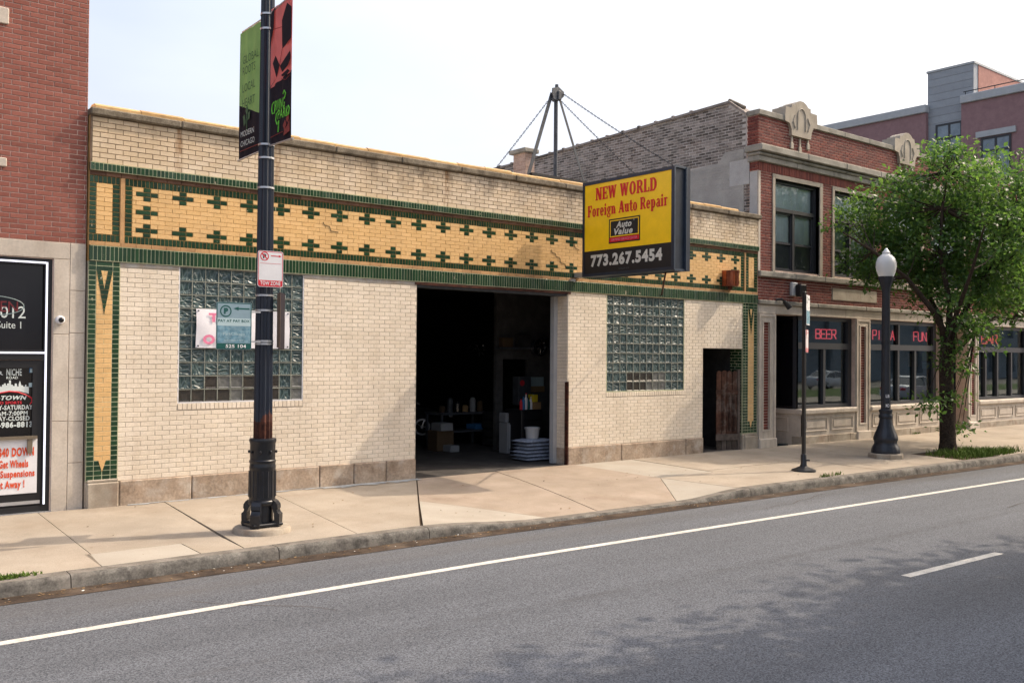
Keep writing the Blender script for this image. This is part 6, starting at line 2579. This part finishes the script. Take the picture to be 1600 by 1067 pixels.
# partition with a door, behind the shop things
mb = wall(13.55, 16.9, FLZ, 3.6, [(13.75, 14.5, FLZ, 1.75)], 3.2, 3.3)
mb.build('partition', mat('partition_paint', (.10, .10, .098), (.07, .07, .07), .9, .1), garage)
mb = MB()
mb.box(13.5, 16.9, 3.0, 3.2, 1.98, 2.03)
mb.build('shelf', 'steel', garage)
a0, a1, _, _ = span(820, 868, 687, 718, .85)
names = ['lowest', 'second', 'third', 'fourth', 'fifth', 'topmost']
for i in range(6):
    z = FLZ + .004 + i * .074
    dx = random.uniform(-.03, .03)
    m = MB()
    nx, ny = 12, 7
    vs, fs = [], []
    for sgn in (1, -1):
        for ix in range(nx + 1):
            for iy in range(ny + 1):
                u, v = ix / nx * 2 - 1, iy / ny * 2 - 1
                d = (1 - abs(u) ** 4) * (1 - abs(v) ** 4)
                hgt = .040 * d ** .5 + .004 * math.sin(u * 9 + i) * d
                vs.append(((a0 + .44 + dx) + u * .43, 1.05 + v * .27, z + .04 + sgn * hgt))
    for s_ in (0, 1):
        o_ = s_ * (nx + 1) * (ny + 1)
        for ix in range(nx):
            for iy in range(ny):
                q = o_ + ix * (ny + 1) + iy
                f = (q, q + ny + 1, q + ny + 2, q + 1)
                fs.append(f if s_ == 0 else f[::-1])
    m.add(vs, fs)
    o = m.build('sack', 'sack', smooth=True, loc=(a0 + .44, 1.05, z), recalc=False)
    tag(o, f'blue white sack, {names[i]} of six stacked by the garage door', 'sack', 'sacks stacked by the garage door')
bx = span(822, 846, 674, 688, 1.0)
bt = thing('plastic_bucket', 'pale plastic bucket resting on the stacked sacks', 'bucket', ((bx[0] + bx[1]) / 2, 1.05, FLZ + .455))
m = MB()
m.lathe(((bx[0] + bx[1]) / 2, 1.05, FLZ + .455), [(.13, 0), (.15, .2), (.165, .2), (.165, .235), (.15, .24), (.14, .22), (.12, .03)], 24)
m.build('tub', 'plastic', bt, smooth=True)
q = span(793, 814, 645, 706, 2.3)
cab = thing('water_cooler', 'white water cooler standing beside a black cabinet in the garage', 'water cooler', ((q[0] + q[1]) / 2, 2.4, FLZ))
m = MB()
m.box(q[0], q[1], 2.3, 2.62, FLZ, q[3] - .22, 0, .02)
m.box(q[0], q[1], 2.36, 2.62, q[3] - .22, q[3], 0, .02)
m.build('cabinet', 'paper_d', cab)
m = MB()
m.box(q[0] + .05, q[1] - .05, 2.29, 2.31, FLZ + .12, q[3] - .26)
m.box(q[0] + .1, q[1] - .1, 2.30, 2.37, q[3] - .18, q[3] - .05)
m.build('panel', 'plastic', cab)
q = span(815, 849, 640, 712, 1.9)
bc = thing('tool_cabinet', 'black tool cabinet behind the stacked sacks', 'cabinet', ((q[0] + q[1]) / 2, 2.1, FLZ))
m = MB()
m.box(q[0], q[1], 1.9, 2.5, FLZ, q[3], 0, .015)
m.build('carcass', 'black', bc)
m = MB()
for i in range(4):
    z = FLZ + .12 + i * (q[3] - FLZ - .14) / 4
    m.box(q[0] + .03, q[1] - .03, 1.885, 1.905, z, z + (q[3] - FLZ - .14) / 4 - .02, 0, .006)
m.build('drawer', 'blackp', bc)
top = q[3]
cols = ['redp', 'blu', 'white', 'greenp', 'white', 'blu']
desc = ['red', 'blue', 'white with red cap', 'green', 'small white', 'dark blue']
for i in range(6):
    x = q[0] + .06 + i * .072
    t = thing('bottle', f'{desc[i]} bottle standing on the black tool cabinet', 'bottle', (x, 2.0, top), 'bottles on the tool cabinet')
    m = MB()
    hh = .24 + .05 * ((i * 7) % 3)
    m.lathe((x, 2.0, top), [(.03, 0), (.034, .01), (.034, hh * .7), (.014, hh * .85), (.014, hh)], 12)
    m.build('body', cols[i], t, smooth=True)
    m = MB()
    m.cyl((x, 2.0, top + hh), (x, 2.0, top + hh + .025), .017, n=10)
    m.build('cap', 'redp' if i == 2 else 'blackp', t)
x = q[1] - .16
t = tag(MB().box(x - .11, x + .13, 1.95, 2.2, top, top + .16, 0, .004).build('cardboard_box', 'card', loc=(x, 2.0, top)), 'brown cardboard box on the black tool cabinet', 'box')
t = tag(MB().box(x - .13, x + .02, 1.93, 2.1, top + .163, top + .33, 0, .01).build('yellow_tub', 'yel', loc=(x, 2.0, top + .163)), 'bright yellow tub on the cardboard box in the garage', 'tub')
q = span(801, 820, 588, 632, 3.18)
t = thing('metal_locker', 'grey metal wall locker with a red sticker inside the garage', 'locker', (q[0], 3.1, q[2]))
m = MB()
m.box(q[0], q[1], 2.95, 3.19, q[2], q[3], 0, .01)
m.build('door', 'steel', t)
m = MB()
m.lathe((0, 0, 0), [(.07, 0), (.07, .004)], 16)
m.build('sticker', 'redp', t, frame((q[0] + .1, 2.948, q[3] - .15), (1, 0, 0), (0, 0, 1)))
q = span(826, 849, 589, 611, 3.18)
t = thing('wall_picture', 'framed picture on the garage partition above the tool cabinet', 'picture', (q[0], 3.18, q[2]))
m = MB()
m.box(q[0], q[1], 3.17, 3.198, q[2], q[3])
m.build('print', 'tealpale', t)
m = MB()
m.box(q[0] - .02, q[1] + .02, 3.16, 3.197, q[2] - .02, q[2] + .12)
m.build('lower_strip', 'card', t)
for i, (px, py, lab) in enumerate(((842, 543, 'chrome wheel rim hung on the garage partition, nearest the door frame'), (747, 547, 'chrome wheel rim hanging deeper inside the dark garage'))):
    c = at(px, py, 2.9 if i == 0 else 4.5)
    t = thing('wheel_rim', lab, 'wheel rim', (c.x, c.y, c.z - .2), 'wheel rims hung in the garage')
    W_ = frame(c, (1, 0, 0), (0, 0, 1))
    m = MB()
    m.ring(0, 0, .17, .205, -.08, .06, 24)
    m.build('rim', 'chrome', t, W_)
    for k in range(9):
        a = k * 2 * math.pi / 9
        p = Vector((math.cos(a), math.sin(a), 0))
        m = MB()
        m.tube([p * .03 + Vector((0, 0, .05)), p * .18 + Vector((0, 0, .03))], .012, 5)
        m.build('spoke', 'chrome', t, W_)
    m = MB()
    m.cyl((0, 0, -.02), (0, 0, .06), .04, n=12)
    m.build('hub', 'blackp', t, W_)
# work bench with boxes, at the back of the door view
q = span(690, 765, 640, 700, 4.2)
t = thing('work_bench', 'steel work bench loaded with dim shop clutter in the garage', 'bench', (q[0], 4.5, FLZ))
m = MB()
m.box(q[0], q[1], 4.2, 4.9, .42, .47)
m.box(q[0], q[1], 4.2, 4.9, .0, .03)
m.build('top', 'steel', t)
for x in (q[0] + .03, q[1] - .03):
    for y in (4.24, 4.86):
        m = MB()
        m.box(x - .025, x + .025, y - .025, y + .025, FLZ, .42)
        m.build('leg', 'steel', t)
cl_ = [('soil', 'olive'), ('steel', 'grey'), ('carglass', 'black'), ('card', 'yellowish'), ('paper_d', 'pale'), ('card_d', 'brown')]  # can colours kept dark to imitate the dimness deep in the garage
for i, (mt_, dn) in enumerate(cl_):
    x = q[0] + .15 + i * (q[1] - q[0] - .3) / 5
    h = .16 + .09 * ((i * 5) % 3)
    tag(MB().lathe((x, 4.4, .47), [(.07, 0), (.075, h * .8), (.05, h), (.02, h)], 10).build('paint_can', mt_, loc=(x, 4.4, .47)), f'{dn} can on the steel work bench in the garage', 'can', 'cans on the work bench')
for i, (px0, px1, py0, py1, Y, mt_, nm, lab) in enumerate(((684, 710, 668, 700, 3.6, 'card_d', 'crate', 'brown crate on the garage floor before the dark car'), (690, 709, 664, 676, 3.5, 'paper_d', 'paper_bundle', 'white paper bundle lying on the brown crate'),
                                                (705, 719, 691, 701, 3.3, 'paper_d', 'small_box', 'small white topped box on the garage floor beside the crate'), (744, 768, 668, 676, 4.35, 'blu', 'blue_box', 'blue box on the lower shelf of the work bench'))):
    s_ = span(px0, px1, py0, py1, Y)
    zb = FLZ if i in (0, 2) else (FLZ + (s_[3] - s_[2]) * 0 + (span(684, 710, 668, 700, 3.6)[3] - span(684, 710, 668, 700, 3.6)[2]) if i == 1 else .03)
    hgt = s_[3] - s_[2]
    tag(MB().box(s_[0], s_[1], Y + .02, Y + .42, zb, zb + hgt, 0, .012).build(nm, mt_, loc=(s_[0], Y, zb)), lab, 'box')

# dim clutter deeper in the garage
tyre_at = at(738, 694, 3.7)
for i in range(4):
    t = thing('tyre', f'{("bottom", "second", "third", "top")[i]} black tyre of the stack beside the work bench', 'tyre', (14.15, 4.0, FLZ + .21 * i), 'tyres stacked in the garage')
    m = MB()
    m.lathe((14.15 + .02 * (i % 2), 4.0, FLZ + .21 * i + .003), [(.19, .02), (.28, 0), (.32, .04), (.325, .105), (.32, .165), (.28, .205), (.19, .185)], 22, caps=False)
    m.build('tread', 'tyre', t, smooth=True)
for i, (x, w, h, mt_, dn) in enumerate(((13.75, .3, .22, 'card_d', 'first'), (14.25, .36, .3, 'garage_wall', 'second'), (14.8, .28, .18, 'card_d', 'third'), (15.3, .4, .34, 'garage_wall', 'fourth'), (15.9, .3, .26, 'garage_wall', 'fifth'))):
    tag(MB().box(x - w / 2, x + w / 2, 3.02, 3.17, 2.032, 2.032 + h, 0, .006).build('shelf_box', mt_, loc=(x, 3.1, 2.032)), f'{dn} storage box from the left on the high garage shelf', 'box', 'boxes on the high shelf')
t = thing('hose_coil', 'dark air hose coiled on a hook of the garage partition', 'hose', (16.2, 3.1, .9))
m = MB()
m.tube([(16.2 + (.22 + .01 * k / 24) * math.cos(k * math.pi / 12), 3.12 - .002 * k, 1.25 + (.26 + .01 * k / 24) * math.sin(k * math.pi / 12)) for k in range(72)], .012, 5)
m.build('hose', 'blackp', t)
# hairline cracks in the asphalt
rr = np.random.default_rng(31)
m = MB()
for x0, y0, dx, dy, n_ in ((3.4, -5.0, .2, -.24, 6), (12.5, -4.9, .35, .06, 8), (16, -7.2, .6, .1, 8)):
    p = Vector((x0, y0))
    for k in range(n_):
        q = p + Vector((dx + rr.normal(0, .06), dy + rr.normal(0, .07)))
        d = (q - p).normalized()
        w_ = .002 + .003 * rr.random()
        nn = Vector((-d.y, d.x)) * w_
        m.add([(p.x - nn.x, p.y - nn.y, -.5635), (q.x - nn.x, q.y - nn.y, -.5635), (q.x + nn.x, q.y + nn.y, -.5635), (p.x + nn.x, p.y + nn.y, -.5635)], [(0, 1, 2, 3)])
        p = q
kind(m.build('road_cracks', 'joint', recalc=False), 'structure')
